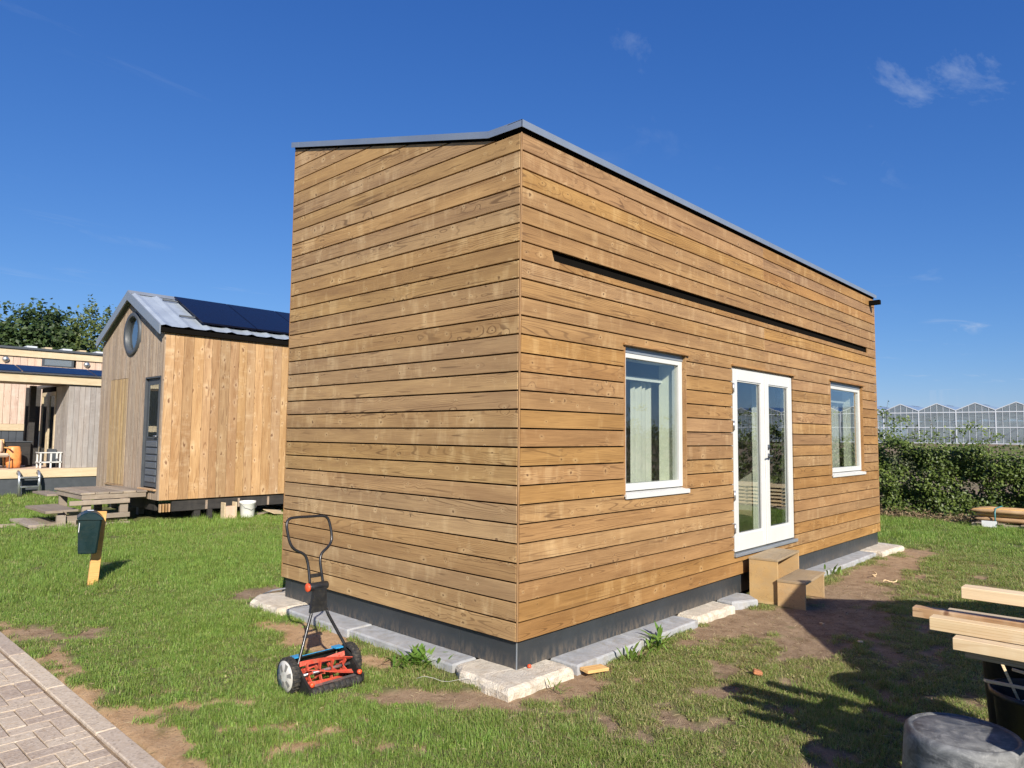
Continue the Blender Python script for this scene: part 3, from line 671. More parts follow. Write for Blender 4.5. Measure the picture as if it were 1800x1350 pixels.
# double door
def double_door():
    x0, x1, z0, z1 = OPEN['door']; cx = (x0+x1)/2
    d = bpy.data.objects.new('double_door', None); col.objects.link(d); d.parent = cabin; d.location = cab((cx, 0, z0)); d['label'] = 'white double door with two tall glass panes'
    def P(mb, name, mat, par=None):
        mb.v = [(p[0]-cx, p[1], p[2]-z0) for p in mb.v]; return mb.build(name, mat, par or d)
    P(MB().box(x0-.02, x1+.03, -.03, .12, z1-.020, z1-.001, .002), 'lintel', 'cladding_trim')
    P(MB().box(x0, x0+.05, .035, .13, z0+.02, z1-.021).box(x1-.05, x1, .035, .13, z0+.02, z1-.021).box(x0+.05, x1-.05, .035, .13, z1-.075, z1-.021), 'door_frame', 'white_paint')
    P(MB().box(x0-.01, x1+.015, -.03, .13, z0-.015, z0+.018, .003), 'threshold', 'grey_metal')
    mid = cx; st = .098
    for (a, b, nm) in ((x0+.012, mid-.002, 'left'), (mid+.002, x1-.045, 'right')):
        zb, zt = z0+.035, z1-.045
        lf = P(MB().box(a, a+st, -.004, .055, zb, zt, .003).box(b-st, b, -.004, .055, zb, zt, .003).box(a+st, b-st, -.004, .055, zt-.12, zt, .003).box(a+st, b-st, -.004, .055, zb, zb+.17, .003), 'door_leaf', 'white_paint')
        P(MB().box(a+st-.004, b-st+.004, .024, .028, zb+.166, zt-.116), 'pane', 'glass')
        P(MB().box(a+st-.001, b-st+.001, .006, .022, zb+.17, zb+.185).box(a+st-.001, a+st+.012, .006, .022, zb+.185, zt-.132).box(b-st-.012, b-st+.001, .006, .022, zb+.185, zt-.132).box(a+st-.001, b-st+.001, .006, .022, zt-.132, zt-.12), 'glazing_bead', 'white_paint')
    P(MB().box(mid-.024, mid+.024, -.016, -.004, z0+.04, z1-.05, .003), 'cover_strip', 'white_paint')
    P(MB().box(x1-.044, x1-.002, .03, .034, z0+.02, z1-.05), 'seal', 'black_rubber')
    for z in (z0+.28, z0+.62, z0+1.35, z0+1.75):
        P(MB().lathe([(0, -.05), (.011, -.05), (.011, .05), (0, .05)], 10, (x0+.004, -.010, z)), 'hinge', 'galv')
    hz = z0+1.02; hx = mid+.055
    P(MB().lathe([(0, -.022), (.026, -.022), (.028, -.014), (.028, -.004)], 20, (hx, 0, hz+.10), 'y'), 'lock_rosette', 'charcoal')
    P(MB().lathe([(0, -.020), (.026, -.020), (.028, -.012), (.028, -.004)], 20, (hx, 0, hz), 'y').tube([(hx, -.02, hz), (hx, -.055, hz), (hx-.015, -.062, hz), (hx-.125, -.062, hz-.002)], .009, 10), 'handle', 'charcoal')
    # interior door curtains seen through the glass
    for u0, u1 in ((mid-.30, mid-.06), (x1-.36, x1-.06)):
        cu = MB(); n = 22; pts = [(u0+(u1-u0)*i/n, .36+.02*math.sin(i*1.8)) for i in range(n+1)]
        cu.add([(u, yy, z) for u, yy in pts for z in (z0+.03, z1-.1)], [(2*i, 2*i+2, 2*i+3, 2*i+1) for i in range(n)], True); P(cu, 'curtain', 'curtain')
double_door()
# rainwater spout at the far top corner
sp = cpart(MB().box(8.08, 8.15, -.16, .0, 3.715, 3.785, .004), 'rainwater_spout', 'membrane')

# ------------------------------------------------------------------ foundation blocks
def rough_slab(name, poly, z0, z1, mat, label, cham=.02, amp=.008, seed=0, group='concrete blocks round the cabin'):
    """irregular cast slab: polygon subdivided and jittered"""
    rs = random.Random(seed); n = len(poly); pts = []
    for i in range(n):
        a, b = Vector(poly[i]), Vector(poly[(i+1) % n]); m = max(1, int((b-a).length/.07))
        for k in range(m): pts.append(a+(b-a)*k/m)
    c = sum(pts, Vector((0, 0)))/len(pts); m = len(pts)
    vs = []
    rings = [(0, z0), (0, z1-cham), (cham*.4, z1-cham*.35), (cham, z1)]
    for ins, z in rings:
        for i, p in enumerate(pts):
            t = (pts[(i+1) % m]-pts[i-1]); nrm = Vector((t.y, -t.x)); nrm = nrm.normalized() if nrm.length else nrm
            j = amp*(math.sin(i*1.7+seed)+rs.uniform(-1, 1))*.6
            q = p-nrm*(ins+j); vs.append((q.x-c.x, q.y-c.y, z+(rs.uniform(-1, 1)*amp*.3 if z > z0 else 0)))
    fs = [(r*m+i, r*m+(i+1) % m, (r+1)*m+(i+1) % m, (r+1)*m+i) for r in range(3) for i in range(m)]
    fs.append(tuple(3*m+i for i in range(m)))
    mb = MB(); mb.add(vs, fs, False)
    o = mb.build(name, mat, None, (c.x, c.y, 0)); return tag(o, label, 'concrete block', group)
rect = lambda a, b, c, d: [(a, c), (b, c), (b, d), (a, d)]
rough_slab('concrete_block', [(-.30, -.20), (.36, -.21), (.40, -.06), (.37, .06), (.10, .09), (.08, .42), (-.17, .44), (-.26, .30)], -.11, .0, 'concrete_cream', 'cream L-shaped concrete block under the near corner of the cabin', .03, .012, 1)
rough_slab('concrete_block', rect(-.19, .2, .45, 1.72), -.12, -.006, 'concrete_grey', 'grey concrete kerb along the end wall, next to the cream corner block', .012, .002, 2)
rough_slab('concrete_block', rect(-.21, .2, 1.73, 2.72), -.12, -.002, 'concrete_grey', 'grey concrete kerb behind the push mower handle', .012, .002, 3)
rough_slab('concrete_block', [(-.30, 2.74), (.2, 2.73), (.2, 3.42), (-.12, 3.46), (-.28, 3.28)], -.11, .004, 'concrete_cream', 'rounded cream concrete block under the back left corner of the cabin', .035, .012, 4)
rough_slab('concrete_block', rect(.42, 1.30, -.20, .2), -.12, -.004, 'concrete_grey', 'grey concrete kerb along the front, nearest the cream corner block', .012, .002, 5)
rough_slab('concrete_block', rect(1.31, 2.20, -.19, .2), -.12, -.008, 'concrete_grey', 'grey concrete kerb below the near window', .012, .002, 6)
rough_slab('concrete_block', [(2.24, -.17), (2.92, -.20), (2.98, .15), (2.25, .2)], -.12, .002, 'concrete_cream', 'cream rough concrete block left of the wooden step', .03, .012, 7)
rough_slab('concrete_block', [(3.02, -.12), (3.33, -.25), (3.48, -.10), (3.45, .2), (3.05, .2)], -.12, .006, 'concrete_grey', 'short grey concrete block touching the wooden step', .02, .006, 8)
rough_slab('concrete_block', [(4.34, -.20), (4.62, -.22), (4.95, -.13), (5.05, .15), (4.36, .2)], -.12, -.005, 'concrete_cream', 'crumbling cream concrete block right of the wooden step', .03, .02, 9)
rough_slab('concrete_block', rect(5.08, 7.45, -.19, .2), -.12, -.004, 'concrete_grey', 'long grey concrete kerb below the far window', .012, .002, 10)
rough_slab('concrete_block', [(7.48, -.26), (8.42, -.32), (8.55, -.02), (8.5, .2), (7.5, .2)], -.11, .004, 'concrete_cream', 'cream concrete block under the far corner of the cabin', .03, .012, 11)

# ------------------------------------------------------------------ wooden step
st = thing('wooden_step', 'two-tread plywood step standing below the white double door', 'step', (3.9, -.34, G), R(6))
def sp_(x0, x1, y0, y1, z0, z1, name): return MB().box(x0, x1, y0, y1, z0-G, z1-G, .002).build(name, 'ply_tread' if name == 'tread' else 'ply', st)
sp_(-.40, .40, -.005, .295, .368, .39, 'tread'); sp_(-.395, -.373, 0, .29, G-.01, .3675, 'side_panel'); sp_(.373, .395, 0, .29, G-.01, .3675, 'side_panel')
sp_(-.373, .373, .265, .285, .06, .30, 'back_panel'); sp_(-.373, .373, .005, .023, .02, .12, 'riser')
sp_(-.44, .32, -.285, -.0055, .178, .20, 'tread'); sp_(-.435, -.413, -.277, -.006, G-.01, .1775, 'side_panel'); sp_(.293, .315, -.277, -.006, G-.01, .1775, 'side_panel')
# ------------------------------------------------------------------ push mower
def mower():
    o0 = Vector((-.98, .91, G))
    m = thing('push_mower', 'red-bladed push reel mower with black tube handle standing by the end wall', 'lawn mower', tuple(o0))
    def P(mb, name, mat, par=None):
        mb.v = [(p[0]-o0.x, p[1]-o0.y, p[2]-o0.z) for p in mb.v]; return mb.build(name, mat, par or m)
    zc = G+.112; yc = .91; r = .112
    for xo, sgn in ((-1.238, 1), (-.712, -1)):
        w = P(MB().lathe([(r*.88, 0), (r*.97, .004), (r, .014), (r, .042), (r*.97, .052), (r*.78, .055)][::1], 36, (xo, yc, zc), 'x') if sgn > 0 else MB().lathe([(r*.88, 0), (r*.97, -.004), (r, -.014), (r, -.042), (r*.97, -.052), (r*.78, -.055)], 36, (xo, yc, zc), 'x'), 'wheel', 'black_rubber')
        tr = MB()
        for k in range(26):
            a = 2*math.pi*k/26; rot = Matrix.Rotation(a, 3, 'X')
            tr.box(.006*sgn, .048*sgn, -.005, .005, r-.002, r+.005, .0015, rot, (xo, yc, zc))
        for q in (tr,): 
            q.v = [(p[0]-o0.x, p[1]-o0.y, p[2]-o0.z) for p in q.v]; q.build('tread', 'black_rubber', w)
        hub = MB().lathe([(0, -.004*sgn), (.03, -.003*sgn), (r*.885, .002*sgn), (r*.885, .02*sgn)], 36, (xo, yc, zc), 'x')
        hub.v = [(p[0]-o0.x, p[1]-o0.y, p[2]-o0.z) for p in hub.v]; hub.build('hub_cap', 'hub_grey', w)
        ho = MB()
        for k in range(6):
            a = 2*math.pi*(k+.25)/6; rot = Matrix.Rotation(a, 3, 'X')
            vs = [Vector((-.0055*sgn, -.008, .034)), Vector((-.0055*sgn, .008, .034)), Vector((-.0005*sgn, .017, .078)), Vector((-.0005*sgn, -.017, .078)), Vector((.004*sgn, -.008, .034)), Vector((.004*sgn, .008, .034)), Vector((.006*sgn, .017, .078)), Vector((.006*sgn, -.017, .078))]
            ho.add([rot @ v+Vector((xo, yc, zc)) for v in vs], [(0, 1, 2, 3), (4, 7, 6, 5), (0, 4, 5, 1), (1, 5, 6, 2), (2, 6, 7, 3), (3, 7, 4, 0)])
        ho.v = [(p[0]-o0.x, p[1]-o0.y, p[2]-o0.z) for p in ho.v]; ho.build('hub_slot', 'slot_grey', w)
        # side plate
        xp = xo+.062*sgn
        P(MB().prism([(yc-.205, G+.02), (yc-.13, G+.012), (yc-.03, zc-.08), (yc+.075, zc-.05), (yc+.10, zc+.05), (yc+.03, zc+.085), (yc-.05, zc+.06), (yc-.15, G+.10), (yc-.21, G+.065)], xp-.008, xp+.010, 'yz'), 'side_plate', 'black_plastic')
    # reel: five helical red blades with spider discs
    xa, xb = -1.15, -.80; cy, cz, rr = yc-.055, zc-.005, .088
    P(MB().tube([(xa-.02, cy, cz), (xb+.02, cy, cz)], .011, 10), 'reel_shaft', 'steel')
    for k in range(5):
        mb = MB(); n = 14; vs = []
        for i in range(n+1):
            x = xa+(xb-xa)*i/n; a = 2*math.pi*k/5+1.15*i/n
            for rad, da in ((rr, .0), (rr-.030, -.10), (rr-.030, -.14), (rr, -.06)):
                vs.append((x, cy+rad*math.cos(a+da), cz+rad*math.sin(a+da)))
        fs = [(4*i+j, 4*i+(j+1) % 4, 4*i+4+(j+1) % 4, 4*i+4+j) for i in range(n) for j in range(4)]
        fs += [(0, 1, 2, 3), tuple(4*n+j for j in range(4))]
        P(mb.add(vs, fs, False), 'blade', 'reel_red')
    for i in range(4):
        x = xa+(xb-xa)*(i+.5)/4; mb = MB()
        for k in range(5):
            a = 2*math.pi*k/5+1.15*(x-xa)/(xb-xa)-.1; rot = Matrix.Rotation(a, 3, 'X')
            mb.add([rot @ Vector(v)+Vector((x, cy, cz)) for v in ((-.003, 0, -.014), (-.003, 0, .014), (-.003, rr-.02, .020), (-.003, rr-.02, -.006), (.003, 0, -.014), (.003, 0, .014), (.003, rr-.02, .020), (.003, rr-.02, -.006))], [(0, 1, 2, 3), (7, 6, 5, 4), (0, 4, 5, 1), (1, 5, 6, 2), (2, 6, 7, 3), (3, 7, 4, 0)])
        P(mb, 'reel_spider', 'reel_red')
    P(MB().box(-1.165, -.785, yc-.185, yc-.115, G+.045, G+.052, .001), 'cutter_bar', 'steel')
    P(MB().box(-1.165, -.785, yc-.135, yc-.105, G+.02, G+.046, .002), 'bed_knife', 'black_plastic')
    # rear roller of segments
    rl = MB()
    for k in range(9):
        x = -1.155+k*.0415; rl.lathe([(0, x), (.026, x), (.03, x+.006), (.03, x+.034), (.026, x+.0405), (0, x+.0405)], 18, (0, yc-.185, G+.032), 'x')
    P(rl, 'roller', 'black_rubber')
    # blue front cover
    P(MB().prism([(yc+.055, zc+.075), (yc+.065, zc+.082), (yc+.115, zc+.045), (yc+.13, zc-.01), (yc+.122, zc-.012), (yc+.108, zc+.038)], -1.165, -.785, 'yz'), 'front_cover', 'black_plastic')
    P(MB().box(-1.165, -.785, yc+.056, yc+.064, zc+.0825, zc+.086, .001), 'cover_edge', 'cover_blue')
    P(MB().prism([(-.845, yc+.015), (-.79, yc+.01), (-.785, yc+.07), (-.85, yc+.07)], zc+.0895, zc+.099, 'xy'), 'blue_clip', 'cover_blue')
    P(MB().prism([(-1.165, yc+.02), (-1.13, yc+.02), (-1.10, yc+.07), (-1.165, yc+.07)], zc+.0895, zc+.099, 'xy'), 'blue_clip', 'cover_blue')
    for x in (-1.155, -.795): P(MB().lathe([(0, -.012), (.014, -.012), (.016, 0), (.014, .012), (0, .012)], 12, (x, yc-.195, G+.085), 'y'), 'adjuster_knob', 'knob_red')
    # handle
    P(MB().tube([(-1.150, .915, .06), (-1.134, .927, .101), (-1.004, .997, .391), (-1.000, 1.012, .455)], .0105, 10), 'lower_tube', 'handle_black')
    P(MB().tube([(-.775, .925, .10), (-.765, .939, .152), (-.872, .992, .369), (-.897, 1.009, .445)], .0105, 10), 'lower_tube', 'handle_black')
    P(MB().prism([(-1.012, .40), (-.885, .40), (-.893, .56), (-.988, .56)], 0, .03, 'xz'), 'yoke', 'black_plastic').location = (0, .988-0, 0)
    P(MB().lathe([(0, -1.005), (.026, -1.005), (.028, -1.0), (.028, -.868), (.026, -.862), (0, -.862)], 18, (0, 1.035, .566), 'x'), 'clamp_barrel', 'black_plastic')
    P(MB().lathe([(0, -1.022), (.024, -1.022), (.029, -1.018), (.029, -1.006), (0, -1.006)], 18, (0, 1.035, .566), 'x'), 'clamp_cap', 'knob_red')
    loop = [(-0.992, 1.043, 0.582), (-0.991, 1.063, 0.668), (-0.996, 1.082, 0.744), (-1.018, 1.092, 0.788), (-1.084, 1.101, 0.826), (-1.114, 1.112, 0.871), (-1.125, 1.128, 0.936), (-1.128, 1.141, 0.993), (-1.112, 1.149, 1.026), (-1.071, 1.152, 1.039), (-0.942, 1.152, 1.037), (-0.836, 1.151, 1.033), (-0.8, 1.146, 1.014), (-0.786, 1.136, 0.969), (-0.781, 1.118, 0.897), (-0.791, 1.107, 0.85), (-0.824, 1.098, 0.814), (-0.874, 1.09, 0.78), (-0.894, 1.079, 0.732), (-0.893, 1.06, 0.655), (-0.889, 1.042, 0.579)]
    # smooth the loop (Catmull-Rom)
    sm = []
    for i in range(len(loop)-1):
        p0, p1, p2, p3 = [Vector(loop[max(0, min(len(loop)-1, j))]) for j in (i-1, i, i+1, i+2)]
        for k in range(3):
            t = k/3; sm.append(.5*((2*p1)+(-p0+p2)*t+(2*p0-5*p1+4*p2-p3)*t*t+(-p0+3*p1-3*p2+p3)*t**3))
    sm.append(Vector(loop[-1]))
    P(MB().tube(sm, .0098, 10), 'handle_loop', 'handle_black')
    P(MB().box(-.996, -.888, 1.048, 1.066, .625, .650, .003), 'handle_brace', 'black_plastic')
mower()

# ------------------------------------------------------------------ bin on a post
def waste_bin():
    b = thing('waste_bin', 'dark green plastic waste bin on a leaning pine post in the lawn', 'waste bin', (-1.03, 5.42, G))
    Rz = Matrix.Rotation(R(-14), 3, 'Z') @ Matrix.Rotation(R(3), 3, 'Y')
    def P(mb, name, mat, par=None): return mb.build(name, mat, par or b)
    # post leans to the right
    MB().box(-.05, .05, -.02, .018, -.1, .80, .003, Matrix.Rotation(R(4.0), 3, 'Y')).build('post', 'post_pine', b)
    ctr = Vector((-.105, -.115, 0))
    def T(vs): return [tuple(Rz @ Vector((p[0], p[1], 0))+ctr+Vector((.03*(p[2]-.3), 0, p[2]))) for p in vs]
    body = MB(); w0, w1, d0, d1 = .088, .112, .055, .085; zb, zt = .365, .735; k = .018
    ring = lambda w, d, z: [(-w+k, -d, z), (w-k, -d, z), (w, -d+k, z), (w, d, z), (-w, d, z), (-w, -d+k, z)]
    vs = ring(w0-.006, d0-.006, zb)+ring(w0, d0, zb+.012)+ring(w1, d1, zt)
    body.add(T(vs), [tuple(range(6))[::-1]]+[(r*6+i, r*6+(i+1) % 6, r*6+6+(i+1) % 6, r*6+6+i) for r in (0, 1) for i in range(6)]+[tuple(12+i for i in range(6))])
    bo = P(body, 'body', 'bin_green')
    lid = MB(); n = 8; vs = []
    for i in range(n+1):
        a = -1+2*i/n; x = a*(w1+.008); z = .735+.018+.062*(1-abs(a)**2.2)
        for (yy, zz) in ((-d1-.014, .733), (-d1-.014, z-.012), (-d1+.0, z), (d1, z+.012), (d1+.004, .733)): vs.append((x, yy, zz))
    fs = [(5*i+j, 5*i+j+1, 5*i+6+j, 5*i+5+j) for i in range(n) for j in range(4)]+[(0, 1, 2, 3, 4), tuple(5*n+j for j in range(5))]+[tuple([5*i for i in range(n+1)]+[5*i+4 for i in range(n, -1, -1)])]
    lid.add(T(vs), fs); P(lid, 'lid', 'bin_green')
    P(MB().add(T([(-.03, -.02, .824), (.03, -.02, .824), (.03, .03, .829), (-.03, .03, .829)]), [(0, 1, 2, 3)]), 'sticker', 'sticker_white')
    P(MB().add(T([(-w1+.012, -d1-.001, .70), (-w1+.018, -d1-.001, .70), (-w1+.016, -d1-.0005+.003, .60), (-w1+.011, -d1+.003, .60)]), [(0, 1, 2, 3)]), 'rim_highlight_strip', 'sticker_white', bo)
waste_bin()

# ------------------------------------------------------------------ lumber, tubs, trestles on the right
def lumber(x, y, z, L, w, h, label, mat='fresh', rz=0, tilt=0):
    o = tag(MB().box(0, L, -w/2, w/2, 0, h, .002).build('timber_batten', mat, None, (x, y, z), (0, tilt, -math.pi/2+rz)), label, 'timber', 'pale battens resting on the trestles')
    return o
TZ = .735
lumber(.10, -2.445, .80, 2.6, .07, .044, 'knotty batten reaching farthest left in the timber pile', 'larch', R(1.5))
lumber(-.03, -2.545, .785, 2.6, .075, .055, 'pale batten with chamfered end in the middle of the pile', 'fresh', R(0))
lumber(-.195, -2.665, .757, 2.6, .07, .048, 'lowest, nearest pale batten of the pile', 'fresh', R(.5))
lumber(.065, -2.655, .925, 2.6, .085, .05, 'topmost pale batten lying alone above the pile', 'fresh', R(-1))
lumber(.43, -2.515, .745, 2.6, .085, .04, 'flat batten lying farthest back behind the knotty one', 'pale_beam', R(1))
lumber(.03, -2.64, .735, 2.4, .14, .034, 'grey-green board under the pale battens', 'deckwood', 0)
lumber(-.125, -2.70, .722, 2.4, .12, .03, 'thin weathered board added under the nearest pale battens to fill their shadow', 'deckwood', 0)  # added to close a lit gap in the pile's shadow
lumber(.19, -2.72, .735, 2.4, .14, .034, 'second weathered board added under the pile behind the grey-green one to fill its shadow', 'deckwood', 0)  # also added, widens the solid part of the pile's shadow
tag(MB().box(-.36, .36, -2.2, 0, 0, .018, .001).build('shadow_fill_sheet', 'ply', None, (.22, -3.06, .703)), 'plywood sheet added out of view under the pale battens to fill their shadow', 'sheet')  # unseen sheet, added so the battens cast one solid shadow
for yb_, lab in ((-3.15, 'cross batten between the layers of the timber pile, nearer end'), (-4.6, 'cross batten between the layers of the timber pile, farther end')):
    tag(MB().box(-.28, .28, -.02, .02, 0, .062, .002).build('cross_batten', 'fresh', None, (.02, yb_, .862)), lab, 'timber')
def trestle(y, label):
    t = thing('trestle', label, 'trestle', (.25, y, G))
    MB().box(-.62, .75, -.04, .04, .715, .765, .004).build('beam', 'dark_beam', t)
    for x in (-.5, .62):
        for s in (-1, 1):
            MB().tube([(x, s*.02, .72), (x+.02*s, s*.22, 0)], .022, 8).build('leg', 'dark_beam', t)
        MB().tube([(x, -.13, .33), (x, .13, .33)], .012, 6).build('stretcher', 'dark_beam', t)
trestle(-3.30, 'black trestle nearer the path end of the battens'); trestle(-4.65, 'black trestle under the far end of the battens')
def tub():
    h = .41; prof = [(.268, 0), (.268, .012), (.256, .018), (.254, .03), (.236, .30), (.229, .392), (.224, .408), (.214, .418), (.206, .420), (.200, .413), (.192, .411), (.186, .416), (.10, .418), (0, .419)]
    o = MB().lathe(prof, 64).build('mortar_tub', 'scuffed_rubber', None, (-.005, -2.65, G)); tag(o, 'scuffed black mortar tub standing upside down in the corner', 'tub')
tub()
def waste_bucket():
    b = thing('rubbish_bucket', 'black bucket with wood offcuts behind the upturned tub', 'bucket', (.62, -2.86, G))
    prof = [(0, 0), (.155, 0), (.162, .01), (.195, .44), (.215, .45), (.217, .475), (.205, .478), (.198, .47), (.19, .44), (.16, .03), (0, .025)]
    MB().lathe(prof, 36).build('shell', 'black_plastic', b)
    o = MB().lathe([(0, .40), (.08, .415), (.14, .39), (.18, .37)], 16).build('plastic_film', 'white_plastic', None, (.62, -2.86, G)); tag(o, 'crumpled white plastic film inside the black bucket', 'plastic film')
    for (p, q, w, lab) in (((.44, -2.66, .47), (.70, -2.98, .40), .022, 'thin wood offcut lying across the rim of the black bucket'), ((.66, -2.74, .49), (.74, -3.04, .43), .016, 'narrow stick leaning inside the black bucket'), ((.56, -2.70, .57), (.58, -2.80, .30), .012, 'pale splinter sticking up out of the black bucket')):
        p, q = Vector(p), Vector(q); d = q-p; rot = d.to_track_quat('X', 'Z').to_matrix()
        tag(MB().box(0, d.length, -w/2, w/2, -.006, .006, .001, rot, tuple(p)).build('wood_offcut', 'fresh'), lab, 'offcut', 'offcuts in the black bucket')
waste_bucket()
def black_bin():
    o = MB().lathe([(0, 0), (.17, 0), (.2, .03), (.24, .62), (.26, .63), (.26, .66), (.235, .66), (.22, .6), (.0, .55)], 32).build('black_barrel', 'black_plastic', None, (1.05, -2.78, G)); tag(o, 'tall black plastic barrel under the end of the battens', 'barrel')
black_bin()
# square parasol added out of view, sized to cast the shade before the door
def shade_canopy():
    p = thing('added_canopy', 'added square parasol standing right of the timber pile', 'shade_canopy', (1.88, -5.41, G))
    a, b, zt, ze = 1.35, 1.65, 2.55, 2.06
    rot = Matrix.Rotation(R(37), 3, 'Z')
    def T(v): return tuple(rot @ Vector(v))
    cs = [(-a, -b, ze), (a, -b, ze), (a, b, ze), (-a, b, ze)]
    MB().add([T(c) for c in cs]+[(0, 0, zt)]+[T((c[0], c[1], c[2]-.12)) for c in cs], [(0, 1, 4), (1, 2, 4), (2, 3, 4), (3, 0, 4), (0, 5, 6, 1), (1, 6, 7, 2), (2, 7, 8, 3), (3, 8, 5, 0)]).build('canopy', 'shade_cloth', p)
    MB().tube([(0, 0, 0), (0, 0, zt)], .024, 12).build('pole', 'charcoal', p)
    for c in cs: MB().tube([(0, 0, zt-.03), T((c[0]*.97, c[1]*.97, c[2]-.02))], .008, 6).build('rib', 'charcoal', p)
    MB().box(-.3, .3, -.3, .3, 0, .09, .01).build('base', 'concrete_grey', p)
shade_canopy()

# ------------------------------------------------------------------ small debris
tag(MB().box(-.10, .10, -.045, .045, 0, .022, .002).build('wood_offcut', 'post_pine', None, (.53, -.27, G+.012), (.05, .06, R(-12))), 'short flat wood offcut lying on grass by the cream corner block', 'offcut')
tag(MB().box(-.035, .035, -.03, .03, 0, .03, .005).build('brick_chip', 'brick_red', None, (1.27, -1.15, G+.015), (.2, .1, R(30))), 'orange brick chip lying on the worn grass', 'brick')
tag(MB().lathe([(0, 0), (.014, 0), (.015, .012), (.009, .02), (0, .02)], 12).build('red_cap', 'knob_red', None, (.13, .0, .004)), 'small red cap at the foot of the plinth near the corner', 'cap')
tag(MB().box(-.03, .03, -.02, .02, 0, .012, .003).build('wood_chip', 'fresh', None, (2.65, -1.42, G+.012), (0, .1, R(20))), 'pale wood chip in the shaded bare soil', 'wood chip')
tag(MB().box(-.02, .02, -.012, .012, 0, .01, .003).build('wood_chip', 'fresh', None, (3.02, -.98, G+.012), (.1, .0, R(70))), 'small whitish chip in the shade before the wooden step', 'wood chip')
for i, (x, y, rz, L, lab) in enumerate(((5.85, -.62, 20, .3, 'curled pale straw strip on bare soil right of the step'), (5.55, -.88, -30, .2, 'short pale straw strip farther from the cabin wall'))):
    pts = [(L*(t/8-.5), .03*math.sin(t*.8), .012+.01*math.sin(t)) for t in range(9)]
    tag(MB().tube(pts, .006, 6).build('straw_strip', 'fresh', None, (x, y, G+.01), (0, 0, R(rz))), lab, 'straw')
pts = [(-.50+.035*t, .47-.045*t+.008*math.sin(t*2), G+.028+.016*math.sin(t*1.3)) for t in range(8)]
tag(MB().tube(pts, .0013, 6).build('white_wire', 'hub_grey'), 'thin white wire lying in the grass before the corner block', 'wire')
tag(MB().tube([(-.02, LY+.30, -.02), (0.02, LY+.18, .03), (.08, LY+.05, .06), (.14, LY-.03, .05)], .008, 8).build('grey_hose', 'wire'), 'grey cable coming out at the back left corner of the plinth', 'cable')

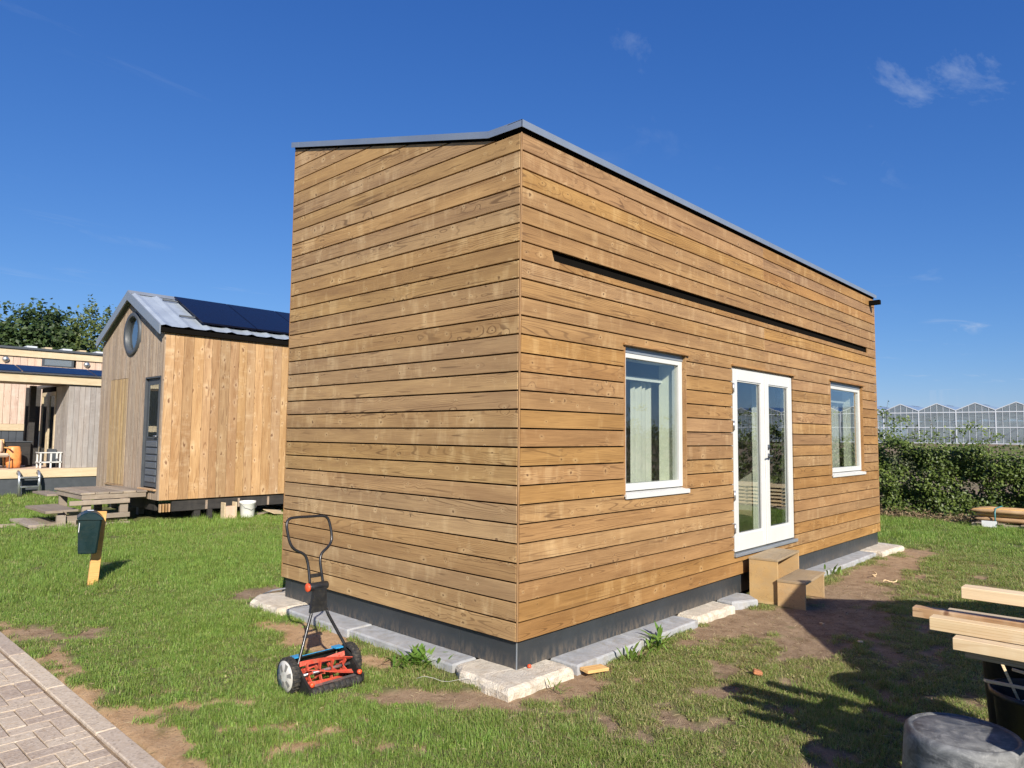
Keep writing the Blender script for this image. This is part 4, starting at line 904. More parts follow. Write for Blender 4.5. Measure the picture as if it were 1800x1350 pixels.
# ------------------------------------------------------------------ gabled house on stilts
def gabled_house():
    x0, x1, y0, y1, zb, ze, zr = 1.55, 8.2, 10.55, 14.05, .345, 3.58, 4.37; yc = (y0+y1)/2
    h = thing('gabled_tiny_house', 'small gabled house of upright larch boards raised on posts', 'house', (x0, y0, G))
    def L(p): return (p[0]-x0, p[1]-y0, p[2]-G)
    def P(mb, name, mat, par=None): mb.v = [L(p) for p in mb.v]; return mb.build(name, mat, par or h)
    sw = P(MB().box(x0+.02, x1, y0+.022, y0+.15, zb, ze), 'side_wall', 'membrane')
    x = x0+.022; rs = random.Random(3)
    while x < x1-.05:
        w = rs.choice((.165, .175, .19, .20)); vboard('board', w-.006, ze-zb, .021, 'larch', sw, L((x, y0, zb+.0)), '-y', .003); x += w
    gw = P(MB().prism([(y0+.025, zb), (y1-.01, zb), (y1-.01, ze), (yc, zr), (y0+.025, ze)], x0+.13, x0+.2, 'yz'), 'gable_wall', 'membrane')
    # door and panel recess handled by leaving boards out
    rs = random.Random(5); y = y0+.001; door = (10.66, 11.45, .55, 2.70); pan = (12.42, 13.38, .53, 2.735); wc = (12.22, 3.64, .44)
    while y < y1-.02:
        w = min(rs.choice((.075, .085, .095, .11)), y1-y); ym = y+w/2
        top = zr-(zr-ze)*abs(ym-yc)/((y1-y0)/2)
        segs = [(zb, top)]
        def cut(segs, a, b):
            out = []
            for s, t in segs:
                if b <= s or a >= t: out.append((s, t)); continue
                if a > s: out.append((s, a))
                if b < t: out.append((b, t))
            return out
        if door[0] < ym < door[1]: segs = cut(segs, door[2], door[3])
        if abs(ym-wc[0]) < wc[2]:
            d = math.sqrt(wc[2]**2-(ym-wc[0])**2); segs = cut(segs, wc[1]-d, wc[1]+d)
        inpan = pan[0] < ym < pan[1]
        if inpan: segs = cut(segs, pan[2], pan[3])
        for s, t in segs:
            if t-s > .02: vboard('board', w-.006, t-s, rs.choice((.018, .026)), 'greyed', gw, L((x0-.002, y, s)), '-x', .003)
        if inpan: vboard('board', w-.006, pan[3]-pan[2]-.012, .022, 'larch' if False else 'patch', gw, L((x0-.004, y, pan[2]+.006)), '-x', .003)
        y += w
    P(MB().box(x0-.03, x0+.0, pan[0]-.03, pan[1]+.03, pan[2]-.03, pan[2]-.002, .003), 'panel_ledge', 'larch')
    # round window
    rw = P(MB().lathe([(wc[2]-.085, .06), (wc[2]-.085, -.035), (wc[2]-.07, -.045), (wc[2]-.005, -.045), (wc[2]+.01, -.03), (wc[2]+.01, .02)], 48, (x0, wc[0], wc[1]), 'x'), 'round_window', 'charcoal')
    mb = MB().lathe([(0, .03), (wc[2]-.08, .03)], 48, (x0, wc[0], wc[1]), 'x', smooth=False); mb.v = [L(p) for p in mb.v]; mb.build('pane', 'glass', rw)
    mb = MB().lathe([(0, .034), (wc[2]-.08, .034)], 48, (x0, wc[0], wc[1]), 'x', smooth=False); mb.v = [L((p[0]+.04, p[1], p[2])) for p in mb.v]; mb.build('dark_room', 'charcoal', rw)
    # door
    d = P(MB().box(x0+.045, x0+.09, door[0]+.03, door[1]-.03, door[2]+.02, door[3]-.03, .003), 'door', 'charcoal')
    def D(mb, name, mat): mb.v = [L(p) for p in mb.v]; return mb.build(name, mat, d)
    D(MB().box(x0-.0, x0+.10, door[0], door[0]+.03, door[2], door[3]).box(x0-.0, x0+.10, door[1]-.03, door[1], door[2], door[3]).box(x0, x0+.10, door[0]+.03, door[1]-.03, door[3]-.03, door[3]), 'door_frame', 'charcoal')
    D(MB().box(x0+.036, x0+.040, door[0]+.17, door[1]-.17, 1.53, door[3]-.16), 'pane', 'glass')
    D(MB().box(x0+.030, x0+.043, door[0]+.14, door[0]+.17, 1.50, door[3]-.13).box(x0+.030, x0+.043, door[1]-.17, door[1]-.14, 1.50, door[3]-.13).box(x0+.030, x0+.043, door[0]+.17, door[1]-.17, 1.50, 1.53).box(x0+.030, x0+.043, door[0]+.17, door[1]-.17, door[3]-.16, door[3]-.13), 'glazing_bead', 'charcoal')
    for k in range(6): D(MB().box(x0+.022, x0+.044, door[0]+.13, door[1]-.13, .66+k*.135, .66+k*.135+.118, .012), 'door_panel', 'door_grey')
    D(MB().tube([(x0+.03, door[0]+.11, 1.55), (x0-.01, door[0]+.11, 1.55), (x0-.015, door[0]+.2, 1.55)], .01, 8), 'handle', 'galv')
    D(MB().box(x0-.05, x0+.05, door[0]-.02, door[1]+.02, door[2]-.035, door[2]-.004, .004), 'door_sill', 'larch')
    # roof with corrugated eaves
    ov = .05; rt = P(MB(), 'roof', 'roof_zinc') if False else None
    def sheet(side):
        mb = MB(); n = 64; vs = []; xs0, xs1 = x0-.12, x1+.1
        for i in range(n*1+1):
            x = xs0+(xs1-xs0)*i/n; ph = (i % 4); dz = .028 if ph in (1,) else 0
            for yy, zz in ((yc, zr+.14), (yc+side*((y1-y0)/2+ov), ze+.06)):
                vs.append((x, yy, zz+dz))
        return mb.add(vs, [(2*i, 2*i+2, 2*i+3, 2*i+1) for i in range(n)])
    rf = P(sheet(-1), 'roof', 'roof_zinc')
    mb = sheet(1); mb.v = [L(p) for p in mb.v]; mb.build('roof_sheet', 'roof_zinc', rf)
    # gutter side edge in shade, verge boards and ridge
    for s in (-1, 1):
        ye = yc+s*((y1-y0)/2+ov); xv = x0-.13
        vs = [(xv, yc, zr-.02), (xv, ye, ze-.10), (xv, ye, ze+.085), (xv, yc, zr+.165)]
        q = MB().add(vs+[(xv+.025, b, c) for a, b, c in vs], [(0, 1, 2, 3), (7, 6, 5, 4), (0, 4, 5, 1), (1, 5, 6, 2), (2, 6, 7, 3), (3, 7, 4, 0)]); q.v = [L(p) for p in q.v]; q.build('verge_board', 'grey_metal', rf)
    q = MB().box(x0-.10, x1+.08, y0-.06, y0+.02, ze-.06, ze+.03); q.v = [L(p) for p in q.v]; q.build('eave_board', 'membrane', rf)
    q = MB().prism([(yc-.12, zr+.10), (yc, zr+.185), (yc+.12, zr+.10)], x0-.12, x1+.1, 'yz'); q.v = [L(p) for p in q.v]; q.build('ridge_cap', 'grey_metal', rf)
    # solar panels on the slope
    a = Vector((0, -((y1-y0)/2+ov), ze+.06-(zr+.14))); a.normalize(); n_ = Vector((0, a.z, -a.y)); 
    if n_.z < 0: n_ = -n_
    for k in range(4):
        xa = x0+.75+k*1.16
        c0 = Vector((xa, yc, zr+.14))+a*.14+n_*.09
        w, hh = 1.14, 1.62
        vs = [c0, c0+Vector((w, 0, 0)), c0+Vector((w, 0, 0))+a*hh, c0+a*hh]; vs += [v-n_*.035 for v in vs]
        q = MB().add([tuple(v) for v in vs], [(0, 1, 2, 3), (7, 6, 5, 4), (0, 4, 5, 1), (1, 5, 6, 2), (2, 6, 7, 3), (3, 7, 4, 0)]); P(q, 'solar_panel', 'solar_glass')
    for d_ in (.35, 1.35):
        c0 = Vector((x0+.45, yc, zr+.14))+a*d_+n_*.04; P(MB().tube([tuple(c0), tuple(c0+Vector((5, 0, 0)))], .018, 6), 'panel_rail', 'charcoal')
    P(MB().box(x0+.15, x1, y1-.12, y1-.01, zb, ze), 'back_wall', 'greyed'); P(MB().box(x1-.1, x1, y0+.15, y1-.12, zb, ze), 'rear_wall', 'greyed')
    P(MB().box(x0+.1, x1-.05, y0+.1, y1-.1, zb+.01, zb+.08), 'floor', 'dark_beam')
    P(MB().box(x0+.28, x1-.1, y0+.05, y0+.11, .12, .335, .004), 'floor_beam', 'dark_beam')
    P(MB().box(x0+.10, x0+.16, y0+.4, y1-.2, .12, .335, .004), 'floor_beam', 'dark_beam')
    for xx in (x0+.92, x0+1.58, x0+2.22, x0+2.86, x0+3.5): P(MB().box(xx, xx+.04, y0+.035, y0+.05, .13, .30), 'beam_cleat', 'greyed')
    for k in range(4): P(MB().box(x0+.06+k*.055, x0+.085+k*.055, y0+.04, y0+.1, .12, .27), 'beam_cleat', 'larch')
    for xx, yy in ((2.27, 10.62), (4.6, 10.62), (6.9, 10.62), (1.8, 12.2), (1.8, 13.8), (4.6, 13.8)): P(MB().box(xx, xx+.12, yy, yy+.12, G-.1, .12, .004), 'foundation_post', 'dark_beam' if xx > 2 else 'deckwood')
wood('patch', (.52, .36, .175), (.38, .245, .11), (.17, .10, .045), (.64, .48, .28), knots=.5, rvar=.2, wear=.25, wearcol=(.40, .34, .25))
gabled_house()

# deck and steps before its door
def deck():
    d = thing('deck_steps', 'weathered grey wooden landing with steps at the gabled house door', 'steps', (.3, 11., G))
    def P(mb, name, mat='deckwood'): mb.v = [(p[0]-.3, p[1]-11, p[2]-G) for p in mb.v]; return mb.build(name, mat, d)
    def plank_y(x0, x1, y0, y1, z0, z1):      # grain along Y
        return board('plank', y1-y0, z1-z0, x1-x0, 'deckwood', d, (x0-.3, y1-11, z0-G), (0, 0, -math.pi/2), .004)
    xs = [.39, .63, .87, 1.10, 1.33, 1.53]
    for i, (a, b) in enumerate(zip(xs, xs[1:])): plank_y(a, b-.012, 10.97+.01*(i % 2), 12.62+.02*(i % 3), .485, .52+.004*(i % 2))
    def beam(x0, x1, y, z0, z1, t=.045): return board('beam', x1-x0, z1-z0, t, 'deckwood', d, (x0-.3, y-11, z0-G), (0, 0, 0), .004)
    beam(.41, 1.50, 10.985, .395, .483); beam(.41, 1.50, 12.5, .395, .483); 
    board('beam', 1.5, .088, .045, 'deckwood', d, (.41-.3, 12.5-11, .395-G), (0, 0, -math.pi/2), .004)
    beam(.21, 1.20, 10.93, .305, .385); beam(.02, 1.20, 10.90, .05, .135); beam(-.30, 1.17, 10.80, -.11, -.02); beam(-.30, 1.17, 12.3, -.11, -.02)
    for x, y, z1 in ((.43, 10.98, .39), (1.05, 10.98, .39), (.43, 12.4, .39), (1.05, 12.4, .39), (.0, 10.84, .16), (.18, 10.9, .05), (-.42, 10.7, -.0), (-.15, 10.72, -.02)):
        P(MB().box(x, x+.14, y, y+.07, G-.08, z1, .004), 'post')
    # treads to the left
    plank_y(-.17, .10, 10.86, 12.2, .20, .245); plank_y(.10, .36, 10.95, 12.3, .20, .24)
    plank_y(-.42, -.18, 10.80, 12.1, -.01, .035); plank_y(-.17, .08, 10.86, 12.0, -.015, .03)
    plank_y(.28, .56, 12.64, 13.7, .36, .40)
    beam(-.78, -.48, 11.35, -.04, .02)
deck()
# clutter below the gabled house
bk = thing('white_bucket', 'white plastic bucket standing under the gabled house', 'bucket', (3.12, 10.15, G))
MB().lathe([(0, 0), (.125, 0), (.13, .01), (.15, .285), (.158, .29), (.158, .335), (.145, .335), (.14, .28), (.12, .02), (0, .015)], 32).build('shell', 'white_plastic', bk)
MB().tube([(-.158, 0, .30), (-.12, -.12, .22), (0, -.165, .17), (.12, -.12, .22), (.158, 0, .30)], .004, 6).build('handle', 'wire', bk)
cr = thing('wooden_cradle', 'brown box with two upright pale slats beside the white bucket', 'box', (2.72, 10.12, G))
MB().box(-.1, .1, -.08, .08, 0, .26, .004).build('box', 'cushion', cr)
for x in (-.125, .10): MB().box(x, x+.025, -.09, .07, 0, .34, .003).build('slat', 'pale_beam', cr)
tag(MB().box(-.22, .22, -.15, .15, 0, .012, .002).build('board_scrap', 'pale_beam', None, (3.78, 10.25, G+.06), (.25, .12, R(25))), 'pale square board scrap tilted right of the white bucket', 'board')
tag(MB().box(-.3, .3, -.1, .1, 0, .02, .002).build('board_scrap', 'deckwood', None, (3.72, 10.55, G+.02), (0, -.1, R(-15))), 'brown board lying flat behind the pale scrap', 'board')
tag(MB().box(-.04, .04, -.04, .04, -.05, .22, .004).build('stub_post', 'dark_beam', None, (2.55-.17, 10.2, G)), 'short dark stub post left of the brown box', 'post')

# ------------------------------------------------------------------ porch house at far left
def porch_house():
    Y = 18.6; h = thing('porch_house', 'low wide house with covered porch and dark solar panels on its roof edge', 'house', (1, Y, G))
    def L(p): return (p[0]-1, p[1]-Y, p[2]-G)
    def P(mb, name, mat, par=None): mb.v = [L(p) for p in mb.v]; return mb.build(name, mat, par or h)
    x0, x1 = -6., 6.5; yb = 21.4
    P(MB().box(x0, x1, Y+.02, Y+.12, -.1, .385), 'plinth', 'charcoal')
    P(MB().box(x0, x1, Y-.02, Y+.04, .39, .625, .004), 'deck_edge', 'pale_beam')
    dk = P(MB().box(x0, x1, Y+.045, yb, .55, .60), 'deck', 'membrane')
    for k in range(18): board('plank', 8.2, .025, .135, 'pinkish', dk, L((x0+.0, Y+.05+k*.145, .60)), (0, 0, 0), .003)
    # right-hand room, grey boards
    gw = P(MB().box(2.17, x1, Y+.07, Y+.2, .60, 2.9), 'room_wall', 'membrane')
    x = 2.15
    while x < 5.2: vboard('board', .128, 2.885-.628, .022, 'grey_board', gw, L((x, Y+.045, .628)), '-y', .003); x += .134
    sw = P(MB().box(2.175, 2.28, Y+.2, yb, .60, 2.9), 'room_side', 'membrane')
    y = Y+.06
    while y < 19.75: vboard('board', .128, 2.26, .022, 'grey_board', sw, L((2.152, y, .628)), '-x', .003); y += .134
    # glass sliding door on the side wall, then the back wall of the porch
    for (a, b) in ((19.8, 20.5), (20.55, 21.25)):
        P(MB().box(2.13, 2.175, a, a+.09, .63, 2.75).box(2.13, 2.175, b-.09, b, .63, 2.75).box(2.13, 2.175, a+.09, b-.09, 2.64, 2.75).box(2.13, 2.175, a+.09, b-.09, .63, .76), 'sliding_door', 'pale_beam')
        P(MB().box(2.150, 2.154, a+.09, b-.09, .76, 2.64), 'pane', 'glass')
    P(MB().box(1.60, 1.74, 20.15, 20.3, .60, 2.9), 'porch_post', 'dark_beam'); P(MB().box(1.76, 2.12, yb-.12, yb-.02, .6, 2.9), 'dark_doorway', 'dark_beam')
    P(MB().box(x0, x1, Y-.03, Y+.04, 2.90, 3.13, .004), 'porch_beam', 'pale_beam')
    P(MB().box(x0, x1, Y+.04, 20.3, 2.93, 3.0), 'porch_ceiling', 'greyed')
    P(MB().box(2.2, x1, 20.3, yb+1, 2.93, 3.0), 'room_roof', 'charcoal')
    P(MB().box(x0, x1, Y-.10, Y+.02, 3.135, 3.165), 'roof_edge', 'charcoal')
    for k in range(5):
        a = -4.2+k*1.74+.02; vs = [(a, Y-.08, 3.18), (a+1.71, Y-.08, 3.18), (a+1.71, Y+.75, 3.40), (a, Y+.75, 3.40)]
        P(MB().add(vs+[(p, q, r-.03) for p, q, r in vs], [(0, 1, 2, 3), (7, 6, 5, 4), (0, 4, 5, 1), (1, 5, 6, 2), (2, 6, 7, 3), (3, 7, 4, 0)]), 'solar_panel', 'solar_glass')
def far_house():
    Y = 26.; h = thing('far_house', 'pale pinkish timber house with flat roof showing above and through the porch', 'house', (3, Y, G))
    def L(p): return (p[0]-3, p[1]-Y, p[2]-G)
    def P(mb, name, mat, par=None): mb.v = [L(p) for p in mb.v]; return mb.build(name, mat, par or h)
    x0, x1 = -5., 8.
    uw = P(MB().box(x0, x1, Y+.03, Y+4, -.1, 4.45), 'wall', 'membrane'); x = -1.5
    while x < 5.6:
        if not (3.2 < x+.1 < 4.2): vboard('board', .205, 4.22-1.86, .022, 'pinkish', uw, L((x, Y, 1.86)), '-y', .003)
        else: vboard('board', .205, 3.94-1.86, .022, 'pinkish', uw, L((x, Y, 1.86)), '-y', .003)
        vboard('board', .205, 1.55, .02, 'charcoal', uw, L((x, Y, .05)), '-y', .004); x += .214
    P(MB().box(x0, x1, Y-.03, Y+.02, 1.625, 1.855, .004), 'rail', 'pale_beam')
    w = P(MB().box(3.2, 4.2, Y-.02, Y+.028, 3.945, 4.215), 'window', 'charcoal')
    q = MB().box(3.28, 4.12, Y-.028, Y-.022, 3.98, 4.18); q.v = [L(p) for p in q.v]; q.build('pane', 'gh_glass', w)
    P(MB().box(x0, x1, Y-.06, Y-.001, 4.22, 4.47, .004), 'fascia', 'pale_beam'); P(MB().box(x0, x1, Y-.12, Y+4, 4.475, 4.55), 'roof', 'charcoal')
    for k in range(6): P(MB().box(2.75+k*.55, 2.75+k*.55+(.22 if k % 2 else .31), Y+.1, Y+1.2, 4.56, 4.63, .004), 'roof_panel', 'gh_bar' if k % 2 == 0 else 'pale_beam')
    for x in (2.12, 4.62): P(MB().lathe([(0, -.09), (.06, -.08), (.095, -.05), (.105, 0), (.105, .03)], 20, (x, Y-.02, 4.09), 'y'), 'vent_cowl', 'galv')
far_house()
porch_house()
# things on and before the porch
ld = thing('step_ladder', 'two-rung metal pool-style step against the porch plinth', 'ladder', (1.28, 18.35, G))
for x in (-.22, .22): MB().tube([(x, -.05, 0), (x, .0, .45), (x, .06, .60), (x, .15, .63), (x, .2, .58)], .035, 10).build('rail', 'galv', ld)
for z in (.22, .46): MB().box(-.2, .2, -.06, .10, z, z+.04, .005).build('rung', 'galv', ld)
ch = thing('white_chair', 'small white wooden low chair on the porch deck', 'chair', (1.85, 19.0, .625))
for x in (-.24, 0, .22): MB().box(x, x+.04, -.13, -.09, 0, .40, .003).build('leg', 'white_paint', ch)
for x in (-.24, .22): MB().box(x, x+.04, .2, .24, 0, .40, .003).build('leg', 'white_paint', ch)
MB().box(-.26, .28, -.14, -.08, .40, .43, .003).build('top_rail', 'white_paint', ch); MB().box(-.26, .28, -.13, .24, .14, .17, .003).build('seat', 'white_paint', ch)
for x in (-.26, .24): MB().box(x, x+.04, -.08, .24, .401, .43, .003).build('arm_rest', 'white_paint', ch)
sp2 = MB().box(-.1, .1, -.08, .08, 0, .5, .01).build('black_speaker', 'charcoal', None, (2.02, 19.45, .627)); tag(sp2, 'black upright box behind the white chair on the porch', 'box')
bag = MB(); bag.lathe([(0, 0), (.15, .01), (.18, .15), (.17, .42), (.14, .56), (.12, .58), (.0, .55)], 14, sxy=(1, .7)); tag(bag.build('shopping_bag', 'bag_orange', None, (1.12, 19.35, .627)), 'orange printed bag standing on the porch', 'bag')
tb = thing('porch_cabinet', 'dark low cabinet behind the orange bag on the porch', 'cabinet', (1.30, 20.0, .627))
MB().box(-.35, .3, -.2, .2, .05, .68, .01).build('body', 'dark_beam', tb); MB().box(-.38, .33, -.23, .23, .68, .71, .005).build('top', 'charcoal', tb)
lc = thing('lounge_chair', 'rattan lounge chair with cushion at the left edge of the porch', 'chair', (.62, 19.35, .627))
MB().tube([(-.35, -.3, .0), (-.35, -.3, .35), (.35, -.3, .35), (.35, -.3, 0)], .02, 8).build('front_frame', 'deckwood', lc)
MB().tube([(-.35, .3, .0), (-.33, .4, .75), (.33, .4, .75), (.35, .3, 0)], .025, 8).build('back_frame', 'post_pine', lc)
MB().box(-.34, .34, -.3, .34, .30, .40, .03).build('seat', 'cushion', lc); MB().box(-.3, .3, .22, .34, .40, .74, .04).build('cushion', 'cushion', lc)
for x in (-.37, .33): MB().box(x, x+.04, -.3, .33, .52, .56, .01).build('arm_rest', 'post_pine', lc)

# ------------------------------------------------------------------ leaves
def leaf_object(name, pos, nrm, size, mat, tint, parent=None, origin=(0, 0, 0), aspect=.62, fold=.25, dirv=None):
    """one folded rhombic leaf per point"""
    n = len(pos); nrm = nrm/np.linalg.norm(nrm, axis=1, keepdims=True)
    t = RNG.normal(size=(n, 3)) if dirv is None else dirv
    t = t-nrm*np.sum(t*nrm, 1, keepdims=True); t /= np.linalg.norm(t, axis=1, keepdims=True)+1e-9
    b = np.cross(nrm, t); L = size[:, None]*t; Wd = size[:, None]*aspect*.5*b; up = nrm*size[:, None]*fold*.3
    v = np.stack([pos-L*.5, pos+Wd-L*.05+up, pos+L*.5-up*.6, pos-Wd-L*.05+up], 1).reshape(-1, 3)-np.array(origin)
    i = np.arange(n)*4
    f = np.stack([np.stack([i, i+1, i+2], 1), np.stack([i, i+2, i+3], 1)], 1).reshape(-1, 3)
    me = bpy.data.meshes.new(name); me.vertices.add(len(v)); me.vertices.foreach_set('co', v.ravel()); me.loops.add(f.size); me.loops.foreach_set('vertex_index', f.ravel())
    me.polygons.add(len(f)); me.polygons.foreach_set('loop_start', np.arange(0, f.size, 3)); me.polygons.foreach_set('loop_total', np.full(len(f), 3)); me.update()
    a = me.attributes.new('tint', 'FLOAT', 'POINT'); a.data.foreach_set('value', np.repeat(tint, 4))
    return place(name, me, mat, parent, (0, 0, 0) if parent is not None else origin)

def hedge():
    h = thing('beech_hedge', 'tall leafy green hedge running behind the lawn on the right', 'hedge', (14.3, -4., G))
    org = np.array((14.3, -4., G))
    def cloud(n, y0, y1, size, seed):
        r = np.random.default_rng(seed)
        # twig clusters, then leaves in each
        m = n//14
        cy = r.uniform(y0, y1, m); hgt = 1.56+.28*(fbm(cy, cy*0, .8, 4)-.5)*2+.12*(fbm(cy, cy*0, 3.2, 8)-.5)*2+.25*sst(.2, 1.8, cy)-.2*sst(-.4, -1.4, cy)*sst(-3, -2, cy)+.35*sst(-2.2, -3.5, cy)
        u = r.uniform(0, 1, m); tall = r.random(m) < .16; cz = G+.08+u*hgt*np.where(tall, 1.30, 1.)
        face = r.random(m); wob = .42*(fbm(cy*1, cz, 2.6, 14)-.5)*2
        cx = np.where(face < .72, 13.78+wob+.28*r.random(m)**2, 13.9+.9*r.random(m))
        c = np.stack([cx, cy, cz], 1)
        keep = (fbm(cy, cz, 3.4, 63) > .38) | (face > .72)
        c = c[keep]; m = len(c)
        pos = np.repeat(c, 14, 0)+r.normal(size=(m*14, 3))*np.array((.06, .085, .045))
        nrm = r.normal(size=(m*14, 3))*.55+np.array((-.7, -.45, .9))
        tint = np.clip(np.repeat(r.beta(1.3, 2.0, m), 14)*.75+r.random(m*14)*.3, 0, 1)
        return pos, nrm, size*r.uniform(.65, 1.2, m*14), tint
    p1 = cloud(52000, -2.2, 4.0, .072, 1); p2 = cloud(34000, -16, -2.2, .095, 2)
    pos, nrm, sz, ti = [np.concatenate(a) for a in zip(p1, p2)]
    leaf_object('leaves', pos, nrm, sz, 'hedge_leaf', ti, h, tuple(org))
    # woody stems
    r = np.random.default_rng(5); mb = MB()
    for k in range(70):
        y = r.uniform(-16, 4); x = 14.05+r.normal()*.12; pts = [Vector((x, y, G-.05))]
        for i in range(4): pts.append(pts[-1]+Vector((r.normal()*.06, r.normal()*.09, .36)))
        mb.tube([tuple(Vector(p)-Vector(org)) for p in pts], [.016, .013, .010, .008, .004], 5)
    tag(mb.build('stems', 'bark', h), kind='stuff')
    # long shoots above the top
    sh = MB(); lp = []; 
    for (y, z1, x) in ((1.32, 2.52, 13.9), (.42, 2.12, 14.0), (.1, 1.95, 14.1), (-.6, 1.9, 13.9), (.85, 1.95, 14.), (1.7, 2.0, 14.), (2.2, 2.2, 14.), (-1.2, 1.85, 14.), (-4.3, 2.9, 14.), (-4.6, 2.5, 14.1), (-7.2, 2.4, 14), (-6.7, 2.2, 14), (-3, 2.2, 14), (-8.3, 2.3, 14), (-9.4, 2.4, 14.2)):
        pts = []; 
        for i in range(7):
            t = i/6; pts.append(Vector((x+.05*math.sin(t*3+y*5), y+.07*math.sin(t*4+y*9)*t, 1.2+(z1-1.2)*t)))
        sh.tube([tuple(p-Vector(org)) for p in pts], [.008, .008, .007, .006, .005, .004, .002], 5)
        for i in range(int(10+(z1-1.5)*14)):
            t = r.uniform(.15, 1); q = pts[min(6, int(t*6))]; lp.append((q.x+r.normal()*.05, q.y+r.normal()*.06, 1.2+(z1-1.2)*t))
    tag(sh.build('shoots', 'bark', h), kind='stuff')
    lp = np.array(lp); leaf_object('shoot_leaves', lp, r.normal(size=lp.shape)+np.array((-.4, 0, .5)), r.uniform(.045, .075, len(lp)), 'hedge_leaf', r.random(len(lp)), h, tuple(org))
hedge()
# dry litter and weeds in front of the hedge
r = np.random.default_rng(9); n = 9000
yy = r.uniform(-6, 4.5, n); xx = 13.42+.22*r.normal(size=n)+.1*np.sin(yy*2); zz = G+.01+np.abs(r.normal(size=n))*.075
lit = leaf_object('hedge_litter', np.stack([xx, yy, zz], 1), r.normal(size=(n, 3))+np.array((0, 0, .6)), r.uniform(.03, .10, n), 'litter', r.random(n), None, (13.4, -1, G), aspect=.3)
tag(lit, kind='stuff')

def weed(x, y, n, spread, h, label, mat='weed_leaf', broad=.35, seed=0):
    r = np.random.default_rng(seed+100); w = thing('weed_plant', label, 'weed', (x, y, G), 0, 'weeds growing along the cabin foundation')
    mb = MB(); tints = []
    for k in range(n):
        a = r.uniform(0, 6.283); L = h*r.uniform(.6, 1.15); wd = L*broad*r.uniform(.7, 1.1)*.5; lean = r.uniform(.35, 1.1); d = Vector((math.cos(a), math.sin(a), 0)); s = Vector((-d.y, d.x, 0)); b = Vector((r.normal()*spread*.3, r.normal()*spread*.3, 0))
        vs = []
        for t, ww in ((0, .25), (.35, .8), (.7, 1.), (1., .05)):
            c = b+d*(L*t*math.sin(lean)*(1+.2*t))+Vector((0, 0, L*(t*math.cos(lean*.8)-.35*t*t*lean)))
            vs += [c-s*wd*ww+Vector((0, 0, wd*.3*ww)), c, c+s*wd*ww+Vector((0, 0, wd*.3*ww))]
        mb.add(vs, [(3*i+j, 3*i+j+1, 3*i+4+j, 3*i+3+j) for i in range(3) for j in (0, 1)], True); tints += [r.random()]*12
    o = mb.build('leaves', mat, w); a = o.data.attributes.new('tint', 'FLOAT', 'POINT'); a.data.foreach_set('value', tints)
weed(-.27, .78, 60, .26, .15, 'broad-leaved green weed against the kerb on the end wall side', broad=.22, seed=1)
weed(.98, -.32, 20, .14, .13, 'low green weed beside the kerb below the near window', broad=.2, seed=2)
weed(1.35, -.30, 22, .2, .20, 'taller wispy weed on the front kerb', broad=.16, seed=3)
weed(4.6, -.34, 14, .15, .12, 'small weed right of the wooden step', broad=.25, seed=4)
weed(5.6, -.26, 14, .2, .18, 'thin weed growing at the long grey kerb', broad=.15, seed=5)
weed(.05, -.33, 14, .1, .09, 'grass tuft at the foot of the cream corner block', broad=.1, seed=6)

# ------------------------------------------------------------------ pole bundle on a pallet
pa = thing('pallet', 'low wooden pallet carrying the bundle of pointed poles by the hedge', 'pallet', (13.1, -2.0, G))
for x in (-.45, 0, .38): MB().box(x, x+.09, -1.45, 1.55, 0, .08, .004).build('bearer', 'deckwood', pa)
for k in range(9): MB().box(-.5, .52, -1.5+k*.36, -1.4+k*.36, .08, .10, .003).build('slat', 'deckwood', pa)
bu = thing('pole_bundle', 'strapped bundle of peeled wooden poles with pointed ends beside the hedge', 'pole bundle', (13.1, -.42, G))
k = 0
for row, n in ((0, 5), (1, 4), (2, 5)):
    for i in range(n):
        x = -.38+i*.165+(.08 if row == 1 else 0); z = .165+row*.078; r0 = .042; dy = random.uniform(-.08, .06)
        MB().tube([(x, dy, z), (x, dy-.05, z), (x, dy-.22, z), (x, -2.6, z)], [.006, .02, r0, r0], 9).build('pole', 'post_pine' if (i+row) % 2 else 'larch', bu)
MB().tube([(-.46, -.42, .10), (-.46, -.42, .30), (-.38, -.42, .375), (.33, -.42, .375), (.40, -.42, .3), (.40, -.42, .10)], .012, 6).build('strap', 'strap_teal', bu)
MB().box(-.475, -.468, -.45, -.20, .02, .14, .001).build('label_card', 'sticker_white', bu)
tag(MB().box(-.2, .2, -.25, .2, 0, .11, .01).build('blue_package', 'blue_wrap', None, (12.85, -1.55, G+.0)), 'blue wrapped package at the foot of the pole bundle', 'package')
# stack of sawn boards and a hose farther along the hedge, mirrored in the door glass
stk = thing('board_stack', 'layered stack of pale sawn boards beside the hedge', 'board stack', (13.3, -4.2, G))
for i in range(6):
    for j in range(4):
        x = -.5+j*.26; MB().box(x, x+.24, -1.3+random.uniform(-.12, .12), 1.3+random.uniform(-.15, .1), .10+i*.085, .10+i*.085+.045, .003).build('board', 'fresh', stk)
    for y in (-.9, 0, .9): MB().box(-.52, .54, y, y+.05, .10+i*.085-.038, .10+i*.085-.002).build('spacer', 'deckwood', stk)
pts = [(.32*math.cos(t*.35)*(1+.02*math.sin(t)), .32*math.sin(t*.35), .05+.004*t+.02*math.sin(t*.9)) for t in range(75)]
tag(MB().tube(pts, .013, 6).build('garden_hose', 'hose_green', None, (13.2, -6.1, G)), 'coiled green garden hose on the lawn by the hedge', 'hose')

